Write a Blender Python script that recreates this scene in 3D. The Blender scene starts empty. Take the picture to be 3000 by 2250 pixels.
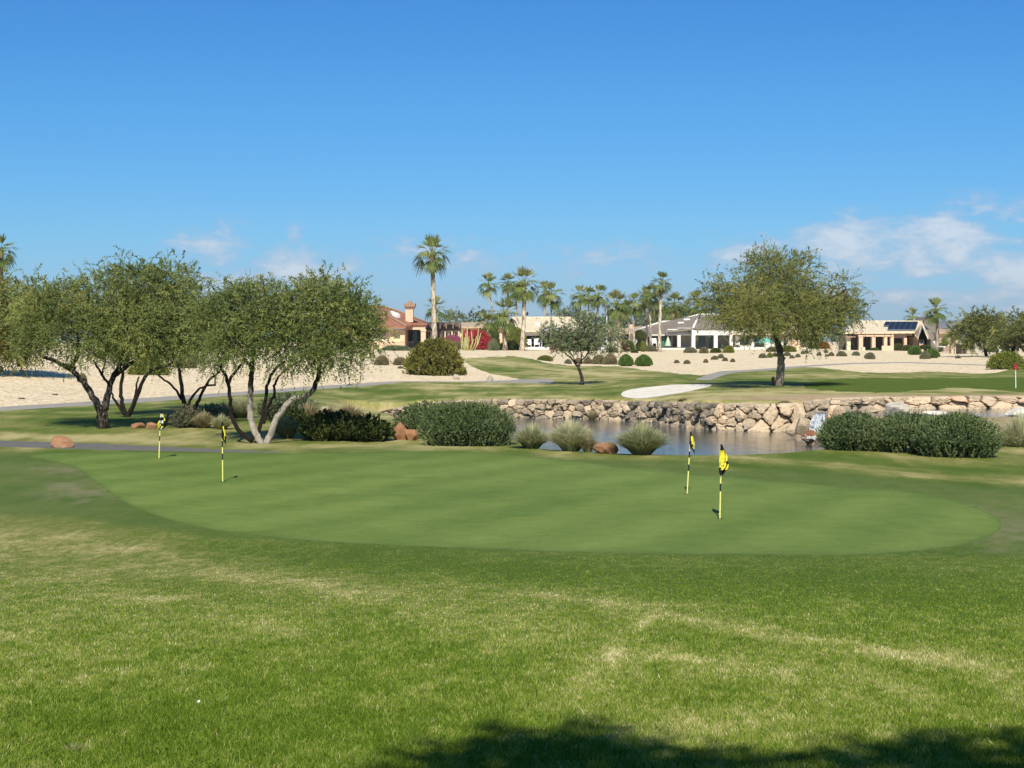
import bpy, math, random
import numpy as np
from mathutils import Vector
S = bpy.context.scene
C = S.collection
R = math.radians
# ------------------------------------------------------------------ camera, sky, sun, exposure
F = 4400.0          # focal length in photo pixels (photo 3000 wide)
EYE = 2.7           # eye height over the putting green
HOR = 1000.0
cam = bpy.data.cameras.new('camera'); camo = bpy.data.objects.new('camera', cam); C.objects.link(camo)
camo.location = (0, 0, EYE); camo.rotation_euler = (R(90), 0, 0)
cam.sensor_width = 36; cam.lens = F/3000*36; cam.shift_y = -(1125-HOR)/3000
cam.clip_start = 0.3; cam.clip_end = 30000
S.camera = camo
S.view_settings.view_transform = 'Standard'; S.view_settings.look = 'None'
S.view_settings.exposure = 0.3; S.view_settings.gamma = 1.0
SUN_EL = 41.0
SUN_AZ = 2.0        # degrees the sun stands left of straight behind the viewer
S.cycles.max_bounces = 6; S.cycles.transparent_max_bounces = 8; S.cycles.volume_bounces = 0

def N(nt, typ, **kw):
    n = nt.nodes.new(typ)
    for k, v in kw.items():
        if k.startswith('i_'):
            key = k[2:]
            key = int(key) if key.isdigit() else key.replace('_', ' ')
            if isinstance(v, bpy.types.NodeSocket): nt.links.new(v, n.inputs[key])
            else: n.inputs[key].default_value = v
        else: setattr(n, k, v)
    return n
def M(nt, op, a, b=None, c=None, clamp=False):
    n = nt.nodes.new('ShaderNodeMath'); n.operation = op; n.use_clamp = clamp
    for i, v in enumerate((a, b, c)):
        if v is None: continue
        if isinstance(v, bpy.types.NodeSocket): nt.links.new(v, n.inputs[i])
        else: n.inputs[i].default_value = v
    return n.outputs[0]
def mixc(nt, f, a, b, blend='MIX'):
    n = nt.nodes.new('ShaderNodeMix'); n.data_type = 'RGBA'; n.blend_type = blend
    for i, v in ((0, f), (6, a), (7, b)):
        if isinstance(v, bpy.types.NodeSocket): nt.links.new(v, n.inputs[i])
        else: n.inputs[i].default_value = v if i == 0 else (*v[:3], 1)
    return n.outputs[2]
def ramp(nt, f, stops, interp='LINEAR'):
    n = nt.nodes.new('ShaderNodeValToRGB'); nt.links.new(f, n.inputs[0]); r = n.color_ramp; r.interpolation = interp
    while len(r.elements) < len(stops): r.elements.new(0.5)
    for e, (p, c) in zip(r.elements, stops):
        e.position = p; e.color = (*c[:3], 1) if hasattr(c, '__len__') else (c, c, c, 1)
    return n.outputs[0]

w = bpy.data.worlds.new('World'); S.world = w; w.use_nodes = True
nt = w.node_tree; nt.nodes.clear()
sky = N(nt, 'ShaderNodeTexSky', sky_type='NISHITA', sun_disc=False, sun_elevation=R(SUN_EL), sun_rotation=R(180+SUN_AZ),
        altitude=300, air_density=1.0, dust_density=0.0, ozone_density=4.0)
tc = N(nt, 'ShaderNodeTexCoord')
sx = N(nt, 'ShaderNodeSeparateXYZ', i_0=tc.outputs['Generated'])
yy = M(nt, 'MAXIMUM', sx.outputs[1], 0.05)
az = M(nt, 'DIVIDE', sx.outputs[0], yy)      # tangent of the bearing
el = M(nt, 'DIVIDE', sx.outputs[2], yy)      # tangent of the elevation
cv = N(nt, 'ShaderNodeCombineXYZ', i_0=az, i_1=M(nt, 'MULTIPLY', el, 2.3), i_2=0.0)
nz = N(nt, 'ShaderNodeTexNoise', i_Vector=cv.outputs[0], i_Scale=16.0, i_Detail=9.0, i_Roughness=0.62, i_Distortion=0.35)
nz2 = N(nt, 'ShaderNodeTexNoise', i_Vector=cv.outputs[0], i_Scale=60.0, i_Detail=8.0, i_Roughness=0.6, i_Distortion=0.3)
dens = M(nt, 'ADD', M(nt, 'MULTIPLY', nz.outputs[0], 0.66), M(nt, 'MULTIPLY', nz2.outputs[0], 0.34))
# cloud banks: bearing, elevation, half widths, strength
banks = [(0.275, 0.064, 0.085, 0.030, .95), (0.335, 0.048, 0.06, 0.020, .95), (0.23, 0.048, 0.12, 0.018, .72), (-0.17, 0.040, 0.13, 0.018, .70), (0.232, 0.068, 0.062, 0.022, .95), (0.155, 0.059, 0.040, 0.020, .80), (0.335, 0.088, .06, .02, .8),
         (0.290, 0.030, 0.100, 0.010, .85), (0.215,0.032,.012,.007,1.0), (0.355, 0.020, 0.05, 0.010, .85),
         (-0.205, 0.064, 0.050, 0.026, .78), (-0.135, 0.048, 0.06, 0.028, .80), (-0.145, 0.074, 0.012, 0.020, .74), (-0.05, 0.055, 0.08, 0.024, .72),
         (0.05, 0.052, 0.09, 0.028, .70), (0.12, 0.028, 0.12, .02, .6), (-0.32, .072, .06, .014, .42), (-1.1, .2, .3, .08, .8), (1.0, .16, .4, .07, .8)]
acc = None
for (u, v, a, b, s) in banks:
    dx = M(nt, 'DIVIDE', M(nt, 'SUBTRACT', az, u), a); dy = M(nt, 'DIVIDE', M(nt, 'SUBTRACT', el, v), b)
    r2 = M(nt, 'ADD', M(nt, 'MULTIPLY', dx, dx), M(nt, 'MULTIPLY', dy, dy))
    g = M(nt, 'MULTIPLY', M(nt, 'POWER', 2.71828, M(nt, 'MULTIPLY', r2, -0.8)), s)
    acc = g if acc is None else M(nt, 'MAXIMUM', acc, g)
thr = M(nt, 'SUBTRACT', 0.80, M(nt, 'MULTIPLY', acc, 0.53))
cm = N(nt, 'ShaderNodeMapRange', i_0=M(nt, 'SUBTRACT', dens, thr), i_1=-0.09, i_2=0.22, interpolation_type='SMOOTHERSTEP').outputs[0]
shade = N(nt, 'ShaderNodeMapRange', i_0=M(nt, 'SUBTRACT', dens, thr), i_1=0.0, i_2=0.22).outputs[0]
ccol = mixc(nt, shade, (4.6, 5.6, 7.4), (8.8, 9.0, 9.4))
tr = ramp(nt, M(nt, 'MULTIPLY', el, 4.0, clamp=True), [(0, (.52, .72, 1.13)), (.10, (.48, .70, 1.06)), (.28, (.43, .78, 1.08)), (.62, (.34, .81, 1.16)), (1, (.26, .77, 1.20))])
tint = mixc(nt, 1.0, sky.outputs[0], tr, 'MULTIPLY')
fin = mixc(nt, M(nt, 'MULTIPLY', cm, 0.70), tint, ccol)
bg = N(nt, 'ShaderNodeBackground', i_Color=fin, i_Strength=0.075)
wo = N(nt, 'ShaderNodeOutputWorld', i_Surface=bg.outputs[0])

sl = bpy.data.lights.new('sun', 'SUN'); sl.energy = 4.8; sl.angle = R(0.53); sl.color = (1.0, 0.95, 0.80)
so = bpy.data.objects.new('sun', sl); C.objects.link(so)
sd = Vector((-math.sin(R(SUN_AZ))*math.cos(R(SUN_EL)), -math.cos(R(SUN_AZ))*math.cos(R(SUN_EL)), math.sin(R(SUN_EL))))
so.rotation_euler = sd.to_track_quat('Z', 'Y').to_euler(); so.location = (0, -20, 30)

# ------------------------------------------------------------------ helpers
rng = np.random.default_rng(7)
def tag(o, label=None, cat=None, group=None, kind=None):
    if label: o['label'] = label
    if cat: o['category'] = cat
    if group: o['group'] = group
    if kind: o['kind'] = kind
    return o
ORG = {}
def thing(name, label, cat, loc, group=None):
    o = bpy.data.objects.new(name, None); C.objects.link(o); o.location = loc; o.empty_display_size = 0.3
    ORG[o.name] = np.array(loc, float)
    return tag(o, label, cat, group)
class MB:
    def __init__(s): s.V = []; s.L = []; s.T = []; s.M = []; s.A = []; s.n = 0
    def add(s, V, Fc, mat=0, tone=0.5):
        V = np.asarray(V, float).reshape(-1, 3); s.V.append(V)
        if isinstance(Fc, np.ndarray):
            s.L.append((Fc + s.n).ravel()); s.T.append(np.full(len(Fc), Fc.shape[1])); k = len(Fc)
        else:
            s.L.append(np.array([i for f in Fc for i in f], int) + s.n); s.T.append(np.array([len(f) for f in Fc])); k = len(Fc)
        s.M.append(np.full(k, mat) if np.isscalar(mat) else np.asarray(mat))
        s.A.append(np.full(len(V), tone) if np.isscalar(tone) else np.asarray(tone, float).ravel())
        s.n += len(V)
    def box(s, x0, x1, y0, y1, z0, z1, mat=0, tone=0.5):
        s.add([(x0,y0,z0),(x1,y0,z0),(x1,y1,z0),(x0,y1,z0),(x0,y0,z1),(x1,y0,z1),(x1,y1,z1),(x0,y1,z1)],
              [(0,3,2,1),(4,5,6,7),(0,1,5,4),(1,2,6,5),(2,3,7,6),(3,0,4,7)], mat, tone)
    def tube(s, pts, rad, n=8, mat=0, tone=0.5, cap=True, wob=0.0):
        pts = np.asarray(pts, float); k = len(pts); rad = np.broadcast_to(np.asarray(rad, float), (k,))
        tan = np.gradient(pts, axis=0); tan /= np.linalg.norm(tan, axis=1)[:, None]+1e-9
        ref = np.array([0.31, 0.9, 0.2]); V = []
        for i in range(k):
            a = np.cross(tan[i], ref); a /= np.linalg.norm(a)+1e-9; b = np.cross(tan[i], a)
            th = np.linspace(0, 2*np.pi, n, endpoint=False)
            rr = rad[i]*(1+(wob*rng.uniform(-1, 1, n) if wob else 0))
            V.append(pts[i] + np.outer(np.cos(th)*rr, a) + np.outer(np.sin(th)*rr, b))
        V = np.concatenate(V); Q = []
        for i in range(k-1):
            for j in range(n): Q.append((i*n+j, i*n+(j+1) % n, (i+1)*n+(j+1) % n, (i+1)*n+j))
        if cap: Q.append(tuple(range(n-1, -1, -1))); Q.append(tuple((k-1)*n+j for j in range(n)))
        s.add(V, Q, mat, tone)
    def build(s, name, mats, parent=None, smooth=False):
        me = bpy.data.meshes.new(name)
        V = np.concatenate(s.V)
        if parent is not None: V = V - ORG[parent.name]
        L = np.concatenate(s.L).astype(np.int32); T = np.concatenate(s.T).astype(np.int32)
        me.vertices.add(len(V)); me.vertices.foreach_set('co', V.astype(np.float32).ravel())
        me.loops.add(len(L)); me.loops.foreach_set('vertex_index', L)
        me.polygons.add(len(T)); st = np.concatenate([[0], np.cumsum(T)[:-1]]).astype(np.int32)
        me.polygons.foreach_set('loop_start', st); me.polygons.foreach_set('loop_total', T)
        me.polygons.foreach_set('material_index', np.concatenate(s.M).astype(np.int32))
        me.polygons.foreach_set('use_smooth', np.full(len(T), bool(smooth)))
        at = me.attributes.new('tone', 'FLOAT', 'POINT'); at.data.foreach_set('value', np.concatenate(s.A).astype(np.float32))
        for m in (mats if isinstance(mats, (list, tuple)) else [mats]): me.materials.append(m)
        me.update(calc_edges=True); me.validate()
        o = bpy.data.objects.new(name, me); C.objects.link(o)
        if parent is not None: o.parent = parent; ORG[o.name] = ORG[parent.name]
        return o
def copy_tree(o, parent=None):
    c = o.copy(); C.objects.link(c)
    if parent is not None: c.parent = parent
    for ch in list(o.children): copy_tree(ch, c)
    return c
def nrm(v): return v/(np.linalg.norm(v, axis=-1, keepdims=True)+1e-9)
def hash2(ix, iy, seed):
    h = (ix.astype(np.int64)*374761393 + iy.astype(np.int64)*668265263 + seed*974634777) & 0xffffffff
    h = ((h ^ (h >> 13))*1274126177) & 0xffffffff
    return ((h ^ (h >> 16)) & 0xffff)/65535.0
def vn(x, y, seed=0):
    x = np.asarray(x, float); y = np.asarray(y, float)
    ix = np.floor(x); iy = np.floor(y); fx = x-ix; fy = y-iy; fx = fx*fx*(3-2*fx); fy = fy*fy*(3-2*fy)
    a = hash2(ix, iy, seed); b = hash2(ix+1, iy, seed); c = hash2(ix, iy+1, seed); d = hash2(ix+1, iy+1, seed)
    return a+(b-a)*fx+(c-a)*fy+(a-b-c+d)*fx*fy
def fbm(x, y, seed=0, o=4):
    s = 0; a = .5; t = 0
    for i in range(o): s = s+a*vn(x*2**i, y*2**i, seed+i*17); t += a; a *= .55
    return s/t
# ------------------------------------------------------------------ terrain: heights by bearing column and distance
NEAR = [(-60, 1.6), (0, 1.28), (3, 1.2), (5.6, 1.08), (9, .80), (13, .45), (16.5, .16), (19, .03), (21, 0), (37, 0)]
COLS = {
 -500: [(45, 0), (58, 0), (66, .25), (80, .9), (100, 1.45), (130, 1.6), (230, 1.65)],
 0:    [(45, 0), (62, 0), (75, .45), (100, 1.3), (130, 1.5), (230, 1.65)],
 400:  [(45, 0), (71, 0), (90, .5), (110, 1.2), (140, 1.5), (230, 1.65)],
 800:  [(45, 0), (85, 0), (105, .7), (125, 1.2), (150, 1.5), (230, 1.65)],
 1100: [(45, 0), (58, -.1), (77, -.55), (85, -.1), (95, .1), (110, .5), (130, 1.0), (160, 1.4), (230, 1.65)],
 1300: [(39, 0), (60, -.1), (77, -.32), (85, -.1), (95, .1), (100, .12), (110, .45), (130, .95), (150, 1.25), (200, 1.5), (240, 1.6)],
 1500: [(39, 0), (60, -.1), (76, -.22), (84, -.05), (97, .1), (110, .3), (130, .75), (150, 1.15), (165, 1.35), (230, 1.5)],
 1700: [(38.5, 0), (60, -.1), (74, -.16), (82, -.0), (100, .1), (120, .3), (140, .5), (160, .75), (200, 1.15), (260, 1.4)],
 1900: [(38, 0), (60, -.05), (71, -.10), (77, .06), (85, .33), (100, .3), (120, .4), (150, .6), (200, 1.0), (265, 1.35)],
 2100: [(37, .02), (66, .12), (72, .22), (85, .3), (110, .35), (130, .6), (180, 1.0), (270, 1.4)],
 2400: [(30, 0), (39, .05), (58, -.1), (62, .12), (66, .22), (90, .25), (110, .5), (118, .68), (130, .75), (180, 1.1), (270, 1.45)],
 2700: [(30, .0), (39, .0), (57, -.15), (63, .25), (67, .32), (80, .3), (95, .15), (115, .3), (130, .45), (180, .9), (270, 1.35)],
 3000: [(30, 0), (37, -.05), (57, -.15), (63, .25), (67, .33), (80, .32), (95, .2), (115, .4), (125, .75), (150, .95), (270, 1.3)],
 3500: [(30, 0), (37, -.1), (57, -.15), (67, .35), (95, .3), (115, .8), (150, 1.1), (270, 1.3)]}
CK = sorted(COLS)
def prof(c, Y):
    p = NEAR+COLS[c]+[(600, 1.4), (12000, 1.0)] if COLS[c][0][0] > 37 else [q for q in NEAR if q[0] < COLS[c][0][0]]+COLS[c]+[(600, 1.4), (12000, 1.0)]
    a = np.array(p); return (np.interp(Y, a[:,0], a[:,1])+np.interp(Y*1.025, a[:,0], a[:,1])+np.interp(Y*.975, a[:,0], a[:,1]))/3
def T(px, Y):
    px = np.asarray(px, float); Y = np.asarray(Y, float)
    P_ = np.stack([prof(c, Y) for c in CK]); q = np.clip(px, CK[0], CK[-1]-1e-6)
    i = np.clip(np.searchsorted(CK, q, side='right')-1, 0, len(CK)-2); ck = np.array(CK, float)
    t = (q-ck[i])/(ck[i+1]-ck[i]); t = t*t*(3-2*t)
    a = np.take_along_axis(P_, i[None], 0)[0]; b = np.take_along_axis(P_, (i+1)[None], 0)[0]
    z = a+(b-a)*t
    amp = np.clip((Y-40)/40, 0, 1)*.06*np.clip(px/800.0-0.2, .25, 1)
    X_ = (px-1500)*Y/F
    z = z+amp*(fbm(X_*.12, Y*.12, 3, 3)-.5)*2*(Y > 78) + .03*(fbm(X_*.7, Y*.5, 5, 3)-.5)*np.clip((18-Y)/8, 0, 1)
    return z
WL = np.array([(1000, 78.5), (1060, 78), (1150, 76.5), (1300, 76.5), (1450, 75.7), (1600, 74.5), (1750, 73.6), (1818, 72.5), (1913, 70.5), (1987, 67.2), (2089, 64.9), (2208, 63.6), (2326, 63.5), (2400, 62.5), (2440, 61)])
WU = np.array([(2440, 61.0), (2521, 62.6), (2600, 64.3), (2680, 65.0), (3000, 65.2), (3600, 65.5)])
ZL, ZU = -1.1, -0.2
def ground(px, Y):
    z = T(px, Y); px = np.asarray(px, float); Y = np.asarray(Y, float)
    yb = np.interp(px, WL[:,0], WL[:,1])+.35; yf = np.interp(px, [980, 1050, 1170, 1300, 1500, 1560, 1650, 1800, 2000, 2150, 2300, 2420, 2445], [80, 76, 60, 49, 47.6, 43.9, 43.0, 42.0, 41.4, 41.3, 41.8, 43, 44])
    inside = (px > 990) & (px < 2445) & (Y < yb)
    d = np.clip((Y-(yf-6))/6, 0, 1); d = d*d*(3-2*d)
    side = np.clip(np.minimum(px-990, 2445-px)/40, 0, 1)
    z = np.where(inside, z+(-1.75-z)*d*side, z)
    yb = np.interp(px, WU[:,0], WU[:,1])+.3
    inside = (px > 2450) & (Y < yb) & (Y > 57)
    d = np.clip((Y-57)/1.5, 0, 1)*np.clip((px-2450)/40, 0, 1)
    z = np.where(inside, z+(-.6-z)*d, z)
    return z
YS = np.concatenate([np.linspace(3.5, 60, 3000), np.linspace(60.02, 420, 6000)])
def G(px, py):
    """ground point seen at photo position (px, py): x, Y, z"""
    z = T(np.full(len(YS), px), YS); yy_ = HOR+(EYE-z)*F/YS
    k = np.argmax(yy_ <= py) if (yy_ <= py).any() else len(YS)-1
    return np.array([(px-1500)*YS[k]/F, YS[k], z[k]])
def P(px, py, Y): return np.array([(px-1500)*Y/F, Y, EYE-(py-HOR)*Y/F])
def XX(px, Y): return (px-1500)*Y/F
def ZZ(py, Y): return EYE-(py-HOR)*Y/F

# ------------------------------------------------------------------ materials
def newmat(name):
    m = bpy.data.materials.new(name); m.use_nodes = True; m.node_tree.nodes.clear(); return m, m.node_tree
def out(nt, sh): N(nt, 'ShaderNodeOutputMaterial', i_Surface=sh)
def plain(name, c, rough=.8, var=.12, scale=6, bump=0.0, bscale=20, c2=None, spec=.3, metal=0.0, tone=False):
    m, nt = newmat(name); g = N(nt, 'ShaderNodeNewGeometry')
    n = N(nt, 'ShaderNodeTexNoise', i_Vector=g.outputs['Position'], i_Scale=scale, i_Detail=6.0, i_Roughness=.6)
    c2 = c2 or tuple(x*(1-var*2) for x in c); hi = tuple(min(1, x*(1+var)) for x in c)
    col = ramp(nt, n.outputs[0], [(.3, c2), (.55, c), (.75, hi)])
    if tone:
        at = N(nt, 'ShaderNodeAttribute', attribute_name='tone')
        col = mixc(nt, 1.0, col, ramp(nt, at.outputs['Fac'], [(0, .62), (1, 1.25)]), 'MULTIPLY')
    b = N(nt, 'ShaderNodeBsdfPrincipled', i_Base_Color=col, i_Roughness=rough, i_Metallic=metal)
    b.inputs['Specular IOR Level'].default_value = spec
    if bump:
        n2 = N(nt, 'ShaderNodeTexNoise', i_Vector=g.outputs['Position'], i_Scale=bscale, i_Detail=5.0)
        bp = N(nt, 'ShaderNodeBump', i_Height=n2.outputs[0], i_Strength=bump, i_Distance=.05); nt.links.new(bp.outputs[0], b.inputs['Normal'])
    out(nt, b.outputs[0]); return m
def foliage(name, stops, trans=.3, rough=.6):
    m, nt = newmat(name); at = N(nt, 'ShaderNodeAttribute', attribute_name='tone')
    col = ramp(nt, at.outputs['Fac'], stops)
    d = N(nt, 'ShaderNodeBsdfPrincipled', i_Base_Color=col, i_Roughness=rough); d.inputs['Specular IOR Level'].default_value = .08
    t = N(nt, 'ShaderNodeBsdfTranslucent', i_Color=col)
    mx = N(nt, 'ShaderNodeMixShader', i_0=trans, i_1=d.outputs[0], i_2=t.outputs[0])
    out(nt, mx.outputs[0]); return m
MAT = {}
MAT['mesq'] = foliage('mesquite_leaf', [(0, (.08, .11, .045)), (.35, (.185, .225, .072)), (.7, (.315, .35, .11)), (1, (.48, .42, .13))], .42)
MAT['mesq2'] = foliage('mesquite_olive_leaf', [(0, (.10, .115, .04)), (.35, (.205, .225, .068)), (.7, (.33, .33, .10)), (1, (.46, .39, .13))], .42)
MAT['olive'] = foliage('grey_green_leaf', [(0, (.10, .125, .065)), (.5, (.20, .235, .12)), (1, (.33, .35, .18))])
MAT['ranger'] = foliage('ranger_leaf', [(0, (.055, .085, .03)), (.5, (.155, .205, .08)), (1, (.33, .37, .17))])
MAT['dark'] = foliage('dark_bush_leaf', [(0, (.035, .05, .014)), (.5, (.10, .125, .03)), (1, (.22, .22, .06))])
MAT['clip'] = foliage('clipped_leaf', [(0, (.05, .10, .02)), (.5, (.09, .16, .03)), (1, (.17, .23, .05))], .15)
MAT['ygreen'] = foliage('yellow_green_leaf', [(0, (.10, .13, .02)), (.5, (.18, .20, .035)), (1, (.30, .28, .06))], .2)
MAT['brown'] = foliage('brownish_leaf', [(0, (.10, .08, .045)), (.5, (.20, .165, .085)), (1, (.32, .26, .14))], .15)
MAT['greyb'] = foliage('grey_desert_leaf', [(0, (.11, .11, .06)), (.5, (.19, .185, .11)), (1, (.30, .28, .18))], .15)
MAT['red'] = foliage('red_flower', [(0, (.18, .03, .03)), (.4, (.42, .05, .06)), (1, (.62, .10, .12))], .3)
MAT['pink'] = foliage('pink_flower', [(0, (.16, .06, .07)), (.4, (.38, .10, .16)), (1, (.52, .2, .28))], .3)
MAT['orange'] = foliage('orange_flower', [(0, (.15, .04, .01)), (.4, (.38, .09, .02)), (1, (.5, .16, .03))], .3)
MAT['palm'] = foliage('palm_frond', [(0, (.045, .065, .018)), (.5, (.115, .155, .04)), (.85, (.24, .27, .085)), (1, (.34, .28, .12))], .2, .45)
MAT['palmb'] = foliage('dead_palm_frond', [(0, (.05, .035, .02)), (.5, (.12, .08, .045)), (1, (.28, .20, .11))], .2)
MAT['grassG'] = foliage('fountain_grass_green', [(0, (.15, .17, .06)), (.5, (.38, .39, .18)), (1, (.74, .70, .44))], .35)
MAT['grassT'] = foliage('fountain_grass_tan', [(0, (.2, .16, .08)), (.5, (.36, .30, .15)), (1, (.56, .47, .28))], .3)
MAT['blade'] = foliage('turf_blade', [(0, (.11, .185, .016)), (.25, (.205, .295, .032)), (.5, (.325, .375, .075)), (.75, (.50, .475, .18)), (1, (.80, .72, .42))], .35)
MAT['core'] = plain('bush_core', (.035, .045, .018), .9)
def bark(name, dark, light, sc=5.0):
    m, nt = newmat(name); g = N(nt, 'ShaderNodeNewGeometry')
    mp = N(nt, 'ShaderNodeMapping', i_Vector=g.outputs['Position']); mp.inputs['Scale'].default_value = (1, 1, .3)
    n = N(nt, 'ShaderNodeTexNoise', i_Vector=mp.outputs[0], i_Scale=sc*4, i_Detail=7.0, i_Roughness=.7)
    at = N(nt, 'ShaderNodeAttribute', attribute_name='tone')
    f = M(nt, 'ADD', M(nt, 'MULTIPLY', M(nt, 'SUBTRACT', n.outputs[0], .5), 3.0 if sc < 2 else 1.6), at.outputs['Fac'])
    col = ramp(nt, f, [(.25, dark), (.95, light)])
    b = N(nt, 'ShaderNodeBsdfPrincipled', i_Base_Color=col, i_Roughness=.95); b.inputs['Specular IOR Level'].default_value = .1
    bp = N(nt, 'ShaderNodeBump', i_Height=n.outputs[0], i_Strength=.9, i_Distance=.06); nt.links.new(bp.outputs[0], b.inputs['Normal'])
    out(nt, b.outputs[0]); return m
MAT['bark'] = bark('mesquite_bark', (.022, .016, .012), (.46, .40, .33))
MAT['palmbark'] = bark('palm_bark', (.11, .075, .05), (.70, .60, .46), 1.2)
def rockmat(name, stops, sc=3.0, bump=.7):
    m, nt = newmat(name); g = N(nt, 'ShaderNodeNewGeometry')
    n = N(nt, 'ShaderNodeTexNoise', i_Vector=g.outputs['Position'], i_Scale=sc, i_Detail=8.0, i_Roughness=.65, i_Distortion=.4)
    n2 = N(nt, 'ShaderNodeTexNoise', i_Vector=g.outputs['Position'], i_Scale=sc*7, i_Detail=6.0, i_Roughness=.7)
    at = N(nt, 'ShaderNodeAttribute', attribute_name='tone')
    f = M(nt, 'ADD', M(nt, 'MULTIPLY', M(nt, 'SUBTRACT', n.outputs[0], .5), .9), at.outputs['Fac'])
    f = M(nt, 'ADD', f, M(nt, 'MULTIPLY', M(nt, 'SUBTRACT', n2.outputs[0], .5), .35))
    col = ramp(nt, f, stops)
    b = N(nt, 'ShaderNodeBsdfPrincipled', i_Base_Color=col, i_Roughness=.9); b.inputs['Specular IOR Level'].default_value = .2
    hh = M(nt, 'ADD', n.outputs[0], M(nt, 'MULTIPLY', n2.outputs[0], .4))
    bp = N(nt, 'ShaderNodeBump', i_Height=hh, i_Strength=bump, i_Distance=.12); nt.links.new(bp.outputs[0], b.inputs['Normal'])
    out(nt, b.outputs[0]); return m
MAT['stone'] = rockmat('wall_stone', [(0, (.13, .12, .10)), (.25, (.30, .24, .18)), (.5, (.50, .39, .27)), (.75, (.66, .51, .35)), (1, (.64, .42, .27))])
MAT['orock'] = rockmat('rust_boulder', [(0, (.12, .07, .04)), (.3, (.28, .13, .07)), (.5, (.42, .21, .11)), (.72, (.48, .28, .16)), (.8, (.70, .6, .46)), (1, (.74, .66, .54))], 4.5, 1.0)
MAT['wrock'] = rockmat('pale_boulder', [(0, (.25, .22, .18)), (.4, (.48, .42, .34)), (.7, (.62, .56, .47)), (1, (.72, .68, .6))])
MAT['krock'] = rockmat('mottled_rock', [(0, (.02, .02, .02)), (.45, (.06, .05, .04)), (.6, (.4, .3, .16)), (1, (.55, .5, .4))], 6)
MAT['stucco'] = plain('peach_stucco', (.68, .49, .34), .9, .04, 1.5)
MAT['cream'] = plain('cream_stucco', (.68, .60, .42), .9, .04, 1.5)
MAT['white'] = plain('white_stucco', (.74, .71, .64), .9, .03, 1.5)
MAT['greyw'] = plain('grey_and_shaded_stucco', (.42, .42, .40), .9, .03, 1.5)  # plain grey, also carries the shade on the side beam
MAT['tan'] = plain('tan_stucco', (.60, .43, .32), .9, .05, 1.5)
MAT['brownw'] = plain('brown_timber', (.13, .10, .08), .8, .1, 2)
MAT['fascia'] = plain('fascia', (.33, .22, .15), .8, .06, 2)
MAT['glass'] = plain('dark_glass', (.02, .025, .03), .12, .1, 1, spec=.8)
MAT['shade'] = plain('window_shade', (.66, .62, .36), .8, .03, 1)
MAT['skyl'] = plain('skylight_dome', (.82, .82, .80), .3, .02, 1)
MAT['metal'] = plain('dark_metal', (.08, .07, .06), .5, .05, 2)
MAT['wplast'] = plain('white_resin', (.8, .8, .78), .5, .02, 2)
MAT['teal'] = plain('teal_canvas', (.20, .55, .48), .8, .06, 3)
MAT['sage'] = plain('sage_canvas', (.46, .56, .42), .8, .06, 3)
MAT['room'] = plain('patio_shade_and_doors', (.12, .10, .085), .9, .15, .8)  # dark colour stands for shade in the patio recesses, also serves doors
def rooft(name, c, axis=(1, 0, 0), sc=1.6, k=.2, c2=None):
    m, nt = newmat(name); g = N(nt, 'ShaderNodeNewGeometry')
    n = N(nt, 'ShaderNodeTexNoise', i_Vector=g.outputs['Position'], i_Scale=1.6, i_Detail=8.0, i_Roughness=.7)
    wv = N(nt, 'ShaderNodeTexWave', i_Vector=g.outputs['Position'], i_Scale=sc, i_Distortion=.6, i_Detail=2.0, wave_profile='SIN', bands_direction='DIAGONAL' if axis == 'D' else 'X')
    wz = N(nt, 'ShaderNodeTexWave', i_Vector=g.outputs['Position'], i_Scale=2.6, i_Distortion=1.0, bands_direction='Z')
    col = ramp(nt, n.outputs[0], [(.3, c2 or tuple(x*.7 for x in c)), (.5, c), (.72, tuple(min(1, x*1.25) for x in c))])
    f = M(nt, 'ADD', M(nt, 'MULTIPLY', wv.outputs[1], k), M(nt, 'MULTIPLY', wz.outputs[1], k*.5))
    col = mixc(nt, f, col, tuple(x*.35 for x in c))
    b = N(nt, 'ShaderNodeBsdfPrincipled', i_Base_Color=col, i_Roughness=.85)
    bp = N(nt, 'ShaderNodeBump', i_Height=wv.outputs[1], i_Strength=.6, i_Distance=.08, invert=True); nt.links.new(bp.outputs[0], b.inputs['Normal'])
    out(nt, b.outputs[0]); return m
MAT['rred'] = rooft('red_roof_tile', (.40, .17, .10), k=.25)
MAT['rbeige'] = rooft('beige_roof_tile', (.84, .69, .48), axis='D', sc=.55, k=.32)
MAT['rgrey'] = rooft('grey_roof_tile', (.27, .22, .175), k=.15)
MAT['rpeach'] = rooft('peach_roof_tile', (.62, .45, .30), k=.3)
# checkered flag colours
MAT['fy'] = plain('flag_yellow', (.80, .70, .06), .7, .05, 30, tone=True)
MAT['fk'] = plain('flag_black', (.012, .012, .012), .7, .1, 30)
MAT['py'] = plain('pole_yellow', (.80, .74, .22), .4, .03, 10)
MAT['pw'] = plain('pole_white', (.78, .80, .70), .4, .03, 10)
MAT['fr'] = plain('flag_red', (.28, .015, .02), .7, .1, 10)
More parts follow.
